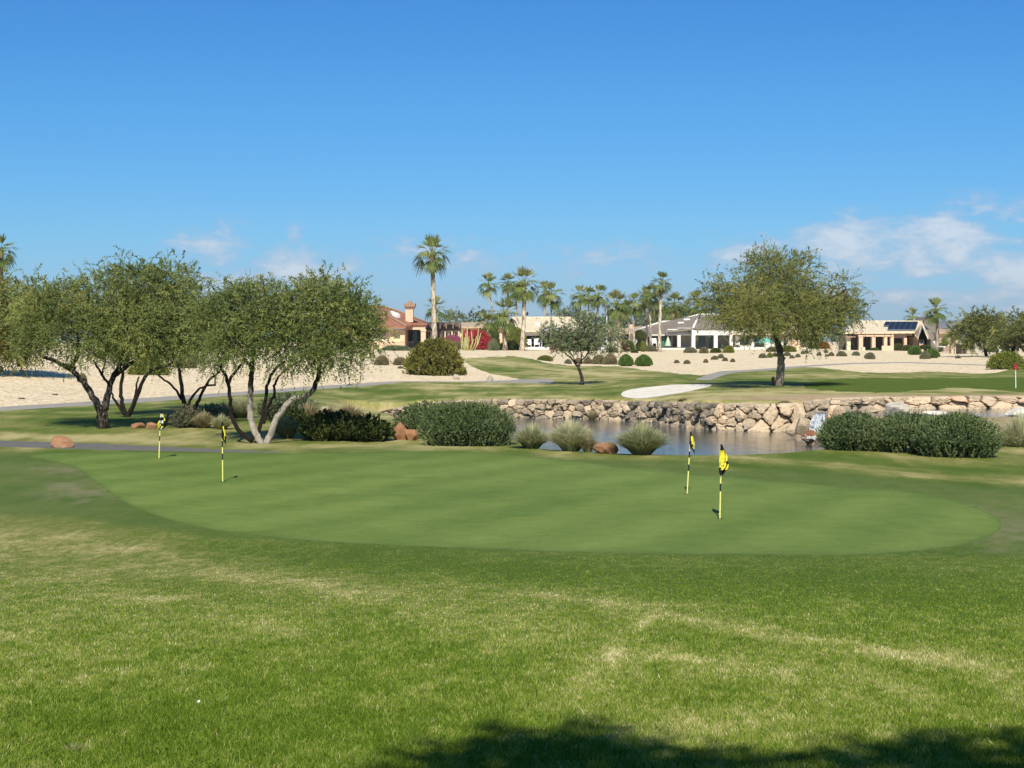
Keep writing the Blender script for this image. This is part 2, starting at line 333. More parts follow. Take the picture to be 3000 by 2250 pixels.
# ------------------------------------------------------------------ ground sheet, cut along its regions
def sdpoly(px, py, poly):
    """signed distance to a closed outline, positive inside"""
    poly = np.array(poly, float); d = np.full(px.shape, 1e9); ins = np.zeros(px.shape, bool)
    for (x0, y0), (x1, y1) in zip(poly, np.roll(poly, -1, 0)):
        ex, ey = x1-x0, y1-y0; t = np.clip(((px-x0)*ex+(py-y0)*ey)/(ex*ex+ey*ey+1e-9), 0, 1)
        d = np.minimum(d, np.hypot(px-x0-t*ex, py-y0-t*ey))
        c = ((y0 > py) != (y1 > py)) & (px < (x1-x0)*(py-y0)/(y1-y0+1e-12)+x0); ins ^= c
    return np.where(ins, d, -d)
def smoothpoly(p, n=2):
    p = np.array(p, float)
    for _ in range(n):
        q = np.roll(p, -1, 0); p = np.stack([p*.75+q*.25, p*.25+q*.75], 1).reshape(-1, 2)
    return p
GREEN = smoothpoly([(70,1338),(180,1355),(250,1385),(300,1430),(380,1480),(480,1520),(640,1556),(800,1575),(1000,1590),(1400,1608),(1800,1620),(2200,1625),(2500,1627),(2700,1614),(2850,1592),(2925,1560),(2940,1530),(2900,1500),(2800,1463),(2650,1436),(2400,1420),(2150,1397),(1900,1376),(1700,1352),(1500,1331),(1400,1323),(1200,1321),(800,1329),(600,1326),(300,1323),(120,1328)])
NEARPATH = [(-500,1278),(-100,1288),(0,1291),(250,1298),(450,1307),(700,1319),(860,1325),(860,1327),(600,1323.5),(400,1320),(200,1315),(0,1308),(-100,1304),(-500,1296)]
FARPATH = [(-500,1232),(0,1192),(200,1180),(400,1167),(700,1148),(900,1133),(1100,1120),(1180,1116.5),(1350,1117.5),(1490,1114),(1525,1111),(1600,1110),(1624,1113),(1622,1124),(1500,1121.5),(1350,1119.5),(1180,1119.5),(1100,1128),(900,1143),(700,1158),(400,1180),(200,1191),(0,1204),(-500,1246)]
RPATH = [(2035,1113),(2070,1098),(2110,1087),(2200,1083),(2280,1077),(2380,1069.5),(2500,1063),(2650,1060.5),(2850,1067),(3100,1075),(3100,1078),(2850,1070),(2650,1063.5),(2500,1066.5),(2380,1073.5),(2290,1082),(2200,1088),(2140,1093),(2110,1103),(2080,1114)]
BUNKER = smoothpoly([(1815,1150),(1850,1140),(1900,1133),(1960,1128),(2030,1125),(2092,1124),(2085,1131),(2040,1142),(1970,1155),(1900,1166),(1850,1168),(1822,1161)])
TONGUE = [(1352,1050),(1452,1045),(1502,1043),(1555,1051),(1616,1066),(1678,1071),(1725,1073),(1800,1072),(1905,1086),(2048,1100),(2048,1300),(1540,1300),(1525,1110),(1490,1104),(1440,1096),(1395,1080),(1365,1062)]
FARGREEN = smoothpoly([(2330,1132),(2420,1112),(2600,1106),(2750,1110),(2900,1106),(3100,1104),(3300,1110),(3300,1160),(3000,1152),(2920,1142),(2800,1134),(2700,1146),(2550,1150),(2420,1145)])
LX = [-500, 0, 200, 400, 700, 900, 1100, 1180, 1350, 1490, 1525, 1600, 2048, 2138, 2256, 2331, 2392, 2482, 2525, 2600, 2674, 2723, 2798, 2873, 2922, 2960, 2985, 3000, 3200, 3600]
LY = [1234, 1193, 1181, 1168, 1149, 1134, 1121, 1118, 1118, 1115, 1112, 1100, 1100, 1089, 1082, 1075, 1076, 1086, 1091, 1092, 1090, 1088, 1091, 1095, 1092, 1081, 1074, 1069, 1055, 1050]
pxs = np.unique(np.concatenate([[-60000, -20000, -8000, -4000, -2500, -1800, -1400], np.arange(-1150, -400, 30), np.arange(-400, 3401, 14), np.arange(3430, 4150, 30), [4300, 4700, 5200, 7000, 11000, 25000, 60000]])).astype(float)
yrow = [2.0, 2.5, 3.0, 3.5, 4.0, 4.4, 4.8, 5.1, 5.4]
y = 5.5
while y < 20: yrow.append(y); y += max(.012, y*y*5/9500)
while y < 58: yrow.append(y); y += y*y*3.6/11880
while y < 82: yrow.append(y); y += .42
while y < 300: yrow.append(y); y += y*.0085
while y < 12000: yrow.append(y); y *= 1.25
yrow = np.array(yrow+[12500.0])
PXg, Yg = np.meshgrid(pxs, yrow)
Tg = T(PXg, Yg); Zg = ground(PXg, Yg); Xg = (PXg-1500)*Yg/F
PYg = HOR+(EYE-Tg)*F/Yg
# dry, tan and fringe fields of the turf (the turf's own colour)
BL = [(0,1560,420,60,.0,.55),(350,1600,420,40,.08,.45),(120,1700,420,70,.0,.40),(700,1680,350,22,.12,.40),(900,1720,330,22,.1,.30),(470,1755,120,16,.05,.45),(800,1840,160,30,.15,.35),(560,1830,300,50,0,.15),
 (1600,1740,180,14,.12,.40),(2050,1820,420,22,.16,.45),(2700,1930,420,26,.16,.60),(1900,1770,160,12,.1,.35),(1800,1900,36,45,-.2,.5),(1880,1835,40,20,-.5,.55),(1730,1980,90,55,-.4,.45),(2150,1950,300,16,.1,.3),(2400,1990,260,60,.1,.22),
 (2150,2130,260,60,.1,.50),(1900,2180,200,45,.1,.25),(1250,1800,300,60,.1,.22),(1500,1830,250,60,.1,.2),(2750,2050,320,60,.1,.25),(300,1990,500,60,0,.20),(80,1880,300,80,0,.22),
 (250,2180,25,14,0,.5),(560,1745,60,5,0,.25),
 (900,2150,700,150,0,-.28),(250,2150,300,90,0,-.2),(1500,1665,900,40,.05,-.35),(2600,1720,600,60,.08,-.38),(600,1600,300,22,.1,-.2)]
def fields(px, py, x, Y):
    d = np.full(px.shape, .27)
    for (cx, cy, rx, ry, sl_, a) in BL:
        dy = py-cy-sl_*(px-cx); d = d+a*np.exp(-((px-cx)/rx)**2-(dy/ry)**2)
    near = np.clip((py-1480)/120, 0, 1)
    n1 = fbm(x*1.1+9, Y*.55, 11, 5)-.5; n2 = fbm(x*6, Y*3.0, 12, 4)-.5; n3 = fbm(x*24, Y*14, 15, 3)-.5
    dn = .275+(d-.27)*.66*(.35+1.2*fbm(x*3.5, Y*1.4, 61, 4))+n1*.30+n2*.5+n3*.75
    # far turf: mowing bands and scorched areas
    m = fbm(x*.16+3, Y*.10, 21, 4)-.5; band = np.sin((Y*.9+x*.22+6*fbm(x*.06, Y*.05, 8, 3))*1.5)
    m2 = fbm(x*.9, Y*.35, 22, 4)-.5
    df = .54+m*.9+m2*.85+(fbm(x*3.1, Y*.9, 25, 4)-.5)*.55+.12*band*np.clip((fbm(x*.07, Y*.07, 2, 2)-.25)*3, 0, 1)
    for (cx, cy, rx, ry, sl_, a) in [(0,1282,700,12,.02,.35),(600,1300,600,8,.04,.3),(120,1272,400,6,.03,.2),(200,1240,300,14,0,-.25),(420,1228,300,12,0,-.25),(900,1180,200,14,.05,-.12),(1190,1160,120,10,.1,-.35),(1350,1130,220,9,.0,.25),(1400,1160,300,9,0,.3),(1050,1205,160,18,0,.45),(900,1240,120,14,0,.3),
            (1500,1070,200,12,.2,.22),(1700,1090,120,4,.1,.5),(1800,1098,200,3,.03,.5),(1560,1140,120,9,0,-.2),(1720,1150,120,9,0,-.3),(1760,1160,80,6,0,-.35),(2700,1148,300,7,0,.25),(2800,1132,180,5,.02,.35),(2900,1142,200,4,.02,.3),(2100,1150,250,10,0,.1),(2300,1098,200,6,.02,.15),(2250,1105,260,7,0,-.15),(2450,1115,300,6,0,-.4),(2300,1160,250,8,0,.25),
            (2600,1350,500,9,.06,-.25),(2500,1362,420,3,.07,.3),(2650,1385,420,3,.08,.3),(2800,1405,300,3,.08,.22),(2300,1345,300,4,.04,.1),(2900,1370,300,3,.06,.2),(2100,1360,300,7,.05,-.3),(1300,1308,200,6,.03,.3),(1000,1306,200,6,.02,.35),(2600,1400,500,7,.08,-.3)]:
        df = df+a*np.exp(-((px-cx)/rx)**2-((py-cy-sl_*(px-cx))/ry)**2)
    df = df-.16*((Y < 45) & (px > 1400))
    return np.clip(dn*near+df*(1-near), 0, 1)
sdG = sdpoly(PXg, PYg, GREEN); sdG = np.where((Yg > 15) & (Yg < 45), sdG, -99.)
fr = np.exp(-(np.clip(-sdG, 0, None)/26)**2)*(sdG < 6)
FRP = smoothpoly([(-600,1318),(0,1316),(200,1316),(1400,1312),(1900,1352),(2200,1372),(2700,1405),(3000,1420),(3600,1440),(3600,1640),(2900,1636),(2000,1630),(1300,1612),(700,1590),(350,1540),(200,1525),(-600,1505)])
frs = np.clip(sdpoly(PXg, PYg, FRP)/16+.35+(fbm(Xg*.9, Yg*.6, 31, 5)-.5)*2.4, 0, 1)
fringe = np.where((Yg > 15) & (Yg < 45), np.maximum(frs, fr*.4), 0); fringe = np.where((sdG > 0) & (Yg > 15) & (Yg < 45), .55*np.exp(-np.clip(sdG, 0, 200)/6)+.25*np.clip(fbm(Xg*.35, Yg*.3, 71, 4)-.5, 0, 1), fringe)
dry = fields(PXg, PYg, Xg, Yg)
scor = np.exp(-((PXg-210)/90)**2-((PYg-1440)/30)**2)*.8+np.exp(-((PXg-180)/120)**2-((PYg-1375)/14)**2)*.5+np.exp(-((PXg-2960)/90)**2-((PYg-1575)/40)**2)*.8+np.exp(-((PXg-2950)/100)**2-((PYg-1520)/30)**2)*.4
scor = np.clip(scor*.75+(fbm(Xg*4, Yg*2.0, 5, 5)-.5)*1.5*np.clip(scor*3, 0, 1), 0, 1)*(Yg < 45)
tanf = np.exp(-((PXg-2420)/330)**2-((PYg-1166)/9)**2)*1.3+np.exp(-((PXg-3050)/260)**2-((PYg-1160)/5)**2)*1.4+(PYg > 1158)*(PXg > 2350)*(Yg > 58)*(Yg < 70)*1.0
tanf = tanf+((PXg > 2440) & (Yg > 45) & (Yg < 60))*.75+(Zg < Tg-.05)*1.0
tanf = np.clip(tanf*(Yg > 42)*(.65+fbm(Xg*1.5, Yg*1.5, 41, 4)*.8)-.15, 0, 1)
jit = (fbm(Xg*2.2, Yg*1.1, 51, 4)-.5)
gl = np.minimum(np.interp(PXg, LX, LY)-PYg, -sdpoly(PXg, PYg, TONGUE)+jit*3)+jit*5
gravel = np.where(Yg > 50, np.where(Yg > 380, 50, gl), -50.)
ok = (Yg > 55) & (Yg < 200)
REG = [('bunker', np.where(ok & (Yg > np.interp(PXg, WL[:,0], WL[:,1])+.9), sdpoly(PXg, PYg, BUNKER)+jit*2.5, -99)),
       ('cart_path', np.where((Yg > 30) & (Yg < 52), sdpoly(PXg, PYg, NEARPATH)+jit*1.0, -99)),
       ('cart_path', np.where((Yg > 46) & (Yg < 118), sdpoly(PXg, PYg, FARPATH)+jit*1.2, -99)),
       ('cart_path', np.where((Yg > 80) & (Yg < 190), sdpoly(PXg, PYg, RPATH)+jit*1.0, -99)),
       ('putting_green', sdG+jit*3+(fbm(Xg*7, Yg*5, 72, 3)-.5)*4),
       ('far_green', np.where((Yg > 70) & (Yg < 125), sdpoly(PXg, PYg, FARGREEN)+jit*8, -99)),
       ('gravel', gravel)]
names = [r[0] for r in REG]
D = np.stack([Xg, Yg, Zg, dry, fringe, tanf, scor]+[r[1] for r in REG], -1)
nr, nc = PXg.shape
idx = np.arange(nr*nc).reshape(nr, nc); D = D.reshape(-1, D.shape[-1])
quads = np.stack([idx[:-1,:-1], idx[:-1,1:], idx[1:,1:], idx[1:,:-1]], -1).reshape(-1, 4)
owner = np.full(len(quads), -2); und = np.ones(len(quads), bool); mixed = np.zeros(len(quads), bool)
for i in range(len(REG)):
    s_ = D[:, 7+i][quads] > 0; al = s_.all(1); an = s_.any(1)
    owner[und & al] = i; mixed |= und & an & ~al; und &= ~an
    und &= ~al
owner[und] = -1
polys = {i: [] for i in range(-1, len(REG))}
def clip(poly, k, pos):
    o_ = []
    for a, b in zip(poly, poly[1:]+poly[:1]):
        sa = (a[k] > 0) == pos; sb = (b[k] > 0) == pos
        if sa: o_.append(a)
        if sa != sb:
            t = a[k]/(a[k]-b[k]); o_.append(a+(b-a)*t)
    return o_
for q in quads[mixed]:
    cur = [D[j].copy() for j in q]
    for i in range(len(REG)):
        v = [c_[7+i] > 0 for c_ in cur]
        if not any(v): continue
        a = clip(cur, 7+i, True)
        if len(a) > 2: polys[i].append(a)
        if all(v): cur = []; break
        cur = clip(cur, 7+i, False)
        if len(cur) < 3: cur = []; break
    if cur: polys[-1].append(cur)
def groundmesh(name, ids, mat, extra=None):
    Vs = []; Ls = []; Ts = []; n = 0
    for i in ids:
        qs = quads[(owner == i) & ~mixed]; u, inv = np.unique(qs.ravel(), return_inverse=True)
        Vs.append(D[u][:, :7]); Ls.append(inv.ravel()+n); Ts.append(np.full(len(qs), 4)); n += len(u)
        for p in polys[i]:
            Vs.append(np.array(p)[:, :7]); Ls.append(np.arange(len(p))+n); Ts.append([len(p)]); n += len(p)
    if extra is not None:
        Vs.append(extra[0]); Ls.append(extra[1].ravel()+n); Ts.append(np.full(len(extra[1]), 4))
    V = np.concatenate(Vs); L = np.concatenate(Ls).astype(np.int32); Tt = np.concatenate(Ts).astype(np.int32)
    me = bpy.data.meshes.new(name); me.vertices.add(len(V)); me.vertices.foreach_set('co', V[:, :3].astype(np.float32).ravel())
    me.loops.add(len(L)); me.loops.foreach_set('vertex_index', L); me.polygons.add(len(Tt))
    me.polygons.foreach_set('loop_start', np.concatenate([[0], np.cumsum(Tt)[:-1]]).astype(np.int32)); me.polygons.foreach_set('loop_total', Tt)
    me.polygons.foreach_set('use_smooth', np.ones(len(Tt), bool))
    for k, nm in ((3, 'dry'), (4, 'fringe'), (5, 'tan'), (6, 'scorch')):
        at = me.attributes.new(nm, 'FLOAT', 'POINT'); at.data.foreach_set('value', V[:, k].astype(np.float32))
    me.materials.append(mat); me.update(calc_edges=True); me.validate()
    o = bpy.data.objects.new(name, me); C.objects.link(o); o['kind'] = 'structure'; return o
def attr(nt, n): return N(nt, 'ShaderNodeAttribute', attribute_name=n).outputs['Fac']
def noise(nt, pos, sc, det=5.0, rough=.6, dist=0.0): return N(nt, 'ShaderNodeTexNoise', i_Vector=pos, i_Scale=sc, i_Detail=det, i_Roughness=rough, i_Distortion=dist).outputs[0]
# turf
m, nt = newmat('turf'); pos = N(nt, 'ShaderNodeNewGeometry').outputs['Position']
fine = noise(nt, pos, 55, 4, .75); mid = noise(nt, pos, 9, 6, .7); big = noise(nt, pos, 1.6, 5, .65)
f = M(nt, 'ADD', attr(nt, 'dry'), M(nt, 'MULTIPLY', M(nt, 'SUBTRACT', fine, .5), .75))
f = M(nt, 'ADD', f, M(nt, 'ADD', M(nt, 'MULTIPLY', M(nt, 'SUBTRACT', mid, .5), .75), M(nt, 'MULTIPLY', M(nt, 'SUBTRACT', noise(nt, pos, 2.6, 7, .75), .5), .55)), clamp=True)
col = ramp(nt, f, [(0, (.075, .12, .014)), (.28, (.115, .16, .024)), (.5, (.185, .20, .048)), (.72, (.30, .275, .095)), (1, (.48, .41, .19))])
fcol = ramp(nt, M(nt, 'ADD', M(nt, 'ADD', M(nt, 'MULTIPLY', big, .35), M(nt, 'ADD', M(nt, 'MULTIPLY', mid, .45), M(nt, 'MULTIPLY', fine, .35))), M(nt, 'MULTIPLY', M(nt, 'SUBTRACT', attr(nt, 'dry'), .3), .3)), [(.35, (.055, .10, .014)), (.55, (.09, .14, .025)), (.8, (.155, .185, .05))])
col = mixc(nt, attr(nt, 'fringe'), col, fcol)
col = mixc(nt, attr(nt, 'scorch'), col, (.24, .215, .12))
tcol = ramp(nt, noise(nt, pos, 5, 8, .7), [(.3, (.22, .15, .08)), (.5, (.46, .33, .20)), (.7, (.60, .46, .30))])
col = mixc(nt, attr(nt, 'tan'), col, tcol)
b = N(nt, 'ShaderNodeBsdfPrincipled', i_Base_Color=col, i_Roughness=.85); b.inputs['Specular IOR Level'].default_value = .12
hh = M(nt, 'ADD', fine, M(nt, 'MULTIPLY', mid, 1.6))
bp = N(nt, 'ShaderNodeBump', i_Height=hh, i_Strength=.55, i_Distance=.03); nt.links.new(bp.outputs[0], b.inputs['Normal'])
out(nt, b.outputs[0]); MTURF = m
# putting green
m, nt = newmat('putting_turf'); pos = N(nt, 'ShaderNodeNewGeometry').outputs['Position']
mp = N(nt, 'ShaderNodeMapping', i_Vector=pos); mp.inputs['Rotation'].default_value = (0, 0, R(28)); mp.inputs['Scale'].default_value = (1, 1, 1)
st = N(nt, 'ShaderNodeTexWave', i_Vector=mp.outputs[0], i_Scale=.17, i_Distortion=1.2, i_Detail=2.0, i_Detail_Scale=.6).outputs[1]
f = M(nt, 'ADD', M(nt, 'ADD', M(nt, 'MULTIPLY', st, .10), M(nt, 'MULTIPLY', M(nt, 'SUBTRACT', noise(nt, pos, .22, 4, .6, .8), .5), .4)), M(nt, 'MULTIPLY', noise(nt, pos, 1.7, 9, .85, .6), .72))
f = M(nt, 'ADD', f, M(nt, 'MULTIPLY', noise(nt, pos, 22, 6, .9), .46))
col = ramp(nt, f, [(.32, (.068, .122, .017)), (.5, (.105, .165, .027)), (.62, (.135, .195, .036)), (.8, (.19, .25, .055))])
col = mixc(nt, attr(nt, 'fringe'), col, (.075, .115, .022))
b = N(nt, 'ShaderNodeBsdfPrincipled', i_Base_Color=col, i_Roughness=.8); b.inputs['Specular IOR Level'].default_value = .15
bp = N(nt, 'ShaderNodeBump', i_Height=noise(nt, pos, 60, 4, .8), i_Strength=.25, i_Distance=.01); nt.links.new(bp.outputs[0], b.inputs['Normal'])
out(nt, b.outputs[0]); MPUT = m
m, nt = newmat('far_putting_turf'); pos = N(nt, 'ShaderNodeNewGeometry').outputs['Position']
col = ramp(nt, noise(nt, pos, .5, 7, .7, .4), [(.3, (.07, .11, .022)), (.6, (.105, .145, .034)), (.8, (.17, .19, .06))])
out(nt, N(nt, 'ShaderNodeBsdfDiffuse', i_Color=col).outputs[0]); MFAR = m
# gravel
m, nt = newmat('desert_gravel'); pos = N(nt, 'ShaderNodeNewGeometry').outputs['Position']
v = N(nt, 'ShaderNodeTexVoronoi', i_Vector=pos, i_Scale=6.5)
vc = N(nt, 'ShaderNodeSeparateColor', i_Color=v.outputs['Color']).outputs[0]
f = M(nt, 'ADD', M(nt, 'MULTIPLY', vc, .45), M(nt, 'MULTIPLY', noise(nt, pos, 2.2, 8, .75), .35))
f = M(nt, 'ADD', f, M(nt, 'MULTIPLY', noise(nt, pos, .25, 4, .6), .25))
col = ramp(nt, f, [(.12, (.34, .235, .13)), (.36, (.68, .50, .31)), (.52, (.88, .70, .45)), (.8, (.96, .84, .61))])
b = N(nt, 'ShaderNodeBsdfPrincipled', i_Base_Color=col, i_Roughness=.9); b.inputs['Specular IOR Level'].default_value = .15
bp = N(nt, 'ShaderNodeBump', i_Height=M(nt, 'ADD', v.outputs['Distance'], noise(nt, pos, 12, 4, .7)), i_Strength=.7, i_Distance=.12, invert=True); nt.links.new(bp.outputs[0], b.inputs['Normal'])
out(nt, b.outputs[0]); MGRAV = m
MSAND = plain('bunker_sand', (.78, .70, .60), .95, .10, 1.6, .9, 4)
MPATH1 = plain('asphalt_path', (.155, .145, .13), .85, .12, 3, .2, 60)
MPATH2 = plain('lit_asphalt_path', (.34, .31, .27), .9, .10, 1.5, .2, 30)  # paler copy of the asphalt, stronger light put into the colour
bk = np.array([(x_, y_) for y_ in (-60., -30., -12., -4., 2.) for x_ in (-60., -30., -12., -4., 0., 4., 12., 30., 60.)])
bz = np.interp(bk[:,1], [-60, 0, 2], [1.6, 1.28, 1.226])
bv = np.column_stack([bk, bz-.006, np.full(len(bk), .3), np.zeros(len(bk)), np.zeros(len(bk)), np.zeros(len(bk))])
bq = np.array([(r_*9+c_, r_*9+c_+1, (r_+1)*9+c_+1, (r_+1)*9+c_) for r_ in range(4) for c_ in range(8)])
groundmesh('ground', [-1], MTURF, (bv, bq))
groundmesh('bunker', [0], MSAND); groundmesh('cart_path', [1], MPATH1); groundmesh('cart_path', [2], MPATH2); groundmesh('cart_path', [3], MPATH2)
groundmesh('putting_green', [4], MPUT); groundmesh('far_green', [5], MFAR); groundmesh('gravel', [6], MGRAV)
del D, PXg, Yg, Tg, Zg, quads
# water
m, nt = newmat('pond_water'); pos = N(nt, 'ShaderNodeNewGeometry').outputs['Position']
mp = N(nt, 'ShaderNodeMapping', i_Vector=pos); mp.inputs['Scale'].default_value = (1, .55, 1)
hh = M(nt, 'ADD', noise(nt, mp.outputs[0], 5.5, 4, .6, .3), M(nt, 'MULTIPLY', noise(nt, mp.outputs[0], 1.4, 3, .6), 1.6))
b = N(nt, 'ShaderNodeBsdfPrincipled', i_Base_Color=(.07, .085, .08, 1), i_Roughness=.05, i_IOR=1.33)
bp = N(nt, 'ShaderNodeBump', i_Height=hh, i_Strength=.32, i_Distance=.045); nt.links.new(bp.outputs[0], b.inputs['Normal'])
out(nt, b.outputs[0]); MWAT = m
for nm, z_, px0, px1, y0, y1 in (('water', ZL, 985, 2448, 40, 79), ('water', ZU, 2452, 3900, 56.5, 67)):
    mb = MB(); g_ = [(XX(p_, y_), y_, z_) for y_ in np.linspace(y0, y1, 8) for p_ in np.linspace(px0, px1, 12)]
    mb.add(g_, [(r_*12+c_, r_*12+c_+1, (r_+1)*12+c_+1, (r_+1)*12+c_) for r_ in range(7) for c_ in range(11)])
    o = mb.build(nm, MWAT); tag(o, kind='structure')
# distant mountains
def ridge(name, pts, Y, depth, c):
    mb = MB(); xs = np.linspace(pts[0][0], pts[-1][0], 120); top = np.interp(xs, [p[0] for p in pts], [p[1] for p in pts])
    top = top+(fbm(xs*.03, xs*0+3, 9, 5)-.5)*5*np.clip((1000-top)/60, 0, 1)
    V = []; 
    for j, (dy, k) in enumerate(((-depth, 1.0), (-depth*.5, .55), (0, 0), (depth*.6, .5), (depth, 1))):
        yy_ = Y+dy; zt = EYE-(top-HOR)*Y/F; zt = zt*(1-k)-10*k+(fbm(xs*.05, xs*0+j*3.3, 4, 4)-.5)*60*(1-abs(2*k-1))
        V += [(a, yy_, b_) for a, b_ in zip((xs-1500)*Y/F, zt)]
    n = 120; mb.add(V, [(r_*n+c_, r_*n+c_+1, (r_+1)*n+c_+1, (r_+1)*n+c_) for r_ in range(4) for c_ in range(n-1)])
    tag(mb.build(name, plain(name+'_rock', c, .95, .2, .004), smooth=True), kind='structure')
ridge('mountains', [(2500, 992), (2600, 972), (2700, 950), (2745, 940), (2800, 939), (2850, 928), (2880, 923), (2930, 924), (2985, 936), (3060, 945), (3300, 960), (3900, 990)], 4800, 450, (.20, .17, .14))

# ------------------------------------------------------------------ grass blades close to the viewer
nb = 620000
bx = rng.uniform(-850, 3850, nb); by = 2320-(rng.random(nb)**.85)*760
yt = np.linspace(4.5, 25, 2500); blY = np.empty(nb)
for c0 in range(-900, 3900, 100):
    sel = (bx >= c0) & (bx < c0+100); pyt = HOR+(EYE-T(np.full(2500, c0+50.), yt))*F/yt
    blY[sel] = np.interp(-by[sel], -pyt, yt)
zz = T(bx, blY); X_ = XX(bx, blY); py_ = HOR+(EYE-zz)*F/blY
dr = fields(bx, py_, X_, blY)
keep = sdpoly(bx, py_, GREEN) < -2; bx, blY, zz, X_, py_, dr = (q_[keep] for q_ in (bx, blY, zz, X_, py_, dr)); nb = len(bx)
clump = fbm(X_*9, blY*6, 77, 3)
hgt = (.011+.018*rng.random(nb)+.016*np.clip(.45-dr, 0, 1)+.014*(clump-.4))*np.clip(1.25-.04*(blY-5), .6, 1.3)
hgt = np.clip(hgt*.78*np.clip(1-(blY-11)/16, .5, 1), .006, .05)
wd = .0009+.00018*blY*(.6+.8*rng.random(nb))
a = rng.uniform(0, 2*np.pi, nb); ln = rng.uniform(.1, 1.0, nb)*hgt; la = rng.uniform(0, 2*np.pi, nb)
b0 = np.stack([X_, blY, zz-.002], 1); sdv = np.stack([np.cos(a)*wd, np.sin(a)*wd*.4, 0*a], 1)
midp = b0+np.stack([np.cos(la)*ln*.35, np.sin(la)*ln*.35, hgt*.6], 1); tip = b0+np.stack([np.cos(la)*ln, np.sin(la)*ln, hgt], 1)
V = np.stack([b0-sdv, b0+sdv, midp+sdv*.7, tip, midp-sdv*.7], 1).reshape(-1, 3)
frb = np.clip(sdpoly(bx, py_, FRP)/16+.35, 0, 1)
tn = np.clip(dr*.95*(1-frb*.45)+rng.normal(0, .17, nb)+(rng.random(nb) < .08)*.36-frb*.08, 0, 1)
mb = MB(); mb.add(V, np.arange(nb*5).reshape(-1, 5), 0, np.repeat(tn, 5)); o = mb.build('grass', MAT['blade']); tag(o, 'short mown lawn grass in the foreground', 'grass', kind='stuff')

# ------------------------------------------------------------------ rocks
def rockmesh(r, n=3, seed=0, cuts=15, flat=.0):
    """unit boulder: sphere with planar facets and noise"""
    rg = np.random.default_rng(seed); k = 26; V = []; Q = []
    th = np.linspace(0, 2*np.pi, k, endpoint=False); ph = np.linspace(-np.pi/2, np.pi/2, 15)
    for p_ in ph: V += [(math.cos(p_)*math.cos(t_), math.cos(p_)*math.sin(t_), math.sin(p_)) for t_ in th]
    V = np.array(V)
    for c_ in range(cuts):
        n_ = nrm(rg.normal(size=3)); d_ = rg.uniform(.55, .88); q = V@n_; V = V-np.outer(np.clip(q-d_, 0, None)*.97, n_)
    nn = fbm(V[:,0]*2.3+seed, V[:,1]*2.3+V[:,2]*1.7, seed, 3)-.5; V = V*(1+nn[:,None]*.25)
    m_ = len(ph)
    for i in range(m_-1):
        for j in range(k): Q.append((i*k+j, i*k+(j+1) % k, (i+1)*k+(j+1) % k, (i+1)*k+j))
    return V*np.array(r), Q
def boulder(px0, px1, pyt, pyb, mat, label, seed, tone=.55, name='boulder', cat='boulder', group=None, Y=None, dep=.8):
    g = G((px0+px1)/2, pyb) if Y is None else P((px0+px1)/2, pyb, Y)
    s = g[1]/F; wx = (px1-px0)*s/2; hz = (pyb-pyt)*s
    V, Q = rockmesh((wx*1.05, wx*dep, hz*.72), seed=seed); rg = np.random.default_rng(seed)
    V = V+np.array([g[0], g[1]+wx*dep*.6, g[2]+hz*.34])
    mb = MB(); mb.add(V, Q, 0, tone+.0*V[:,0]); o = mb.build(name, MAT[mat], smooth=False)
    o.location = (0, 0, 0); return tag(o, label, cat, group)
boulder(145, 212, 1275, 1311, 'orock', 'rust coloured boulder with pale streaks beside the near cart path', 3, .58)
boulder(375, 423, 1236, 1255, 'orock', 'low orange boulder left of its twin on the grass behind the left flags', 4, .5, group='pair of orange boulders')
boulder(420, 462, 1237, 1258, 'orock', 'low orange boulder right of its twin, just left of the checkered flag', 5, .55, group='pair of orange boulders')
boulder(478, 508, 1208, 1240, 'krock', 'upright black and gold mottled rock behind the checkered flag', 6, .5)
boulder(1139, 1196, 1236, 1289, 'orock', 'big reddish brown boulder at the left end of the round green shrub', 7, .45)
boulder(1185, 1226, 1252, 1291, 'orock', 'orange boulder tucked between the big brown boulder and the shrub', 8, .55)
boulder(1738, 1812, 1298, 1330, 'orock', 'flat salmon boulder between two grass clumps at the pond edge', 9, .52)
boulder(1346, 1372, 1292, 1306, 'krock', 'small grey rock at the foot of the round shrub', 10, .75)
boulder(925, 972, 1190, 1206, 'wrock', 'pale tan rock on the grass left of the stone wall', 11, .6, Y=57.7)
boulder(1066, 1100, 1232, 1262, 'wrock', 'pale rock behind the shaded leafy bush by the water', 12, .7, Y=45.3)
boulder(800, 832, 1234, 1246, 'wrock', 'low pale rock in the dry grasses behind the leaning trunk', 13, .5, Y=48.3)
boulder(1326, 1350, 1096, 1112, 'wrock', 'small pinkish rock at the foot of the big dark bush on gravel', 14, .35)
boulder(1425, 1448, 1101, 1118, 'wrock', 'small brown rock alone on the gravel below the fairway', 15, .2)
boulder(2588, 2680, 1172, 1212, 'wrock', 'large pale boulder standing in the upper pond', 16, .45, Y=60.5)
boulder(2518, 2590, 1192, 1210, 'stone', 'flat tan slab at the water line left of the pale pond boulder', 17, .6, Y=61)
boulder(2708, 2790, 1202, 1216, 'wrock', 'flat sunlit slab lying in the upper pond', 18, .8, Y=58.6, dep=.6)
boulder(2940, 3060, 1194, 1222, 'wrock', 'broad white slab at the right edge of the upper pond', 19, .85, Y=58.2, dep=.6)
boulder(2346, 2400, 1262, 1296, 'orock', 'wet rust rock at the foot of the waterfall', 20, .35, Y=55.5)
boulder(2395, 2425, 1252, 1284, 'stone', 'dark wet rock inside the waterfall', 21, .2, Y=56.5)
boulder(1655, 1690, 1015, 1024, 'wrock', 'white boulder beside the low patio wall', 22, .8, Y=235)
boulder(1430, 1462, 1020, 1029, 'wrock', 'pinkish stone edging rock under the red bougainvillea', 23, .5, Y=205)

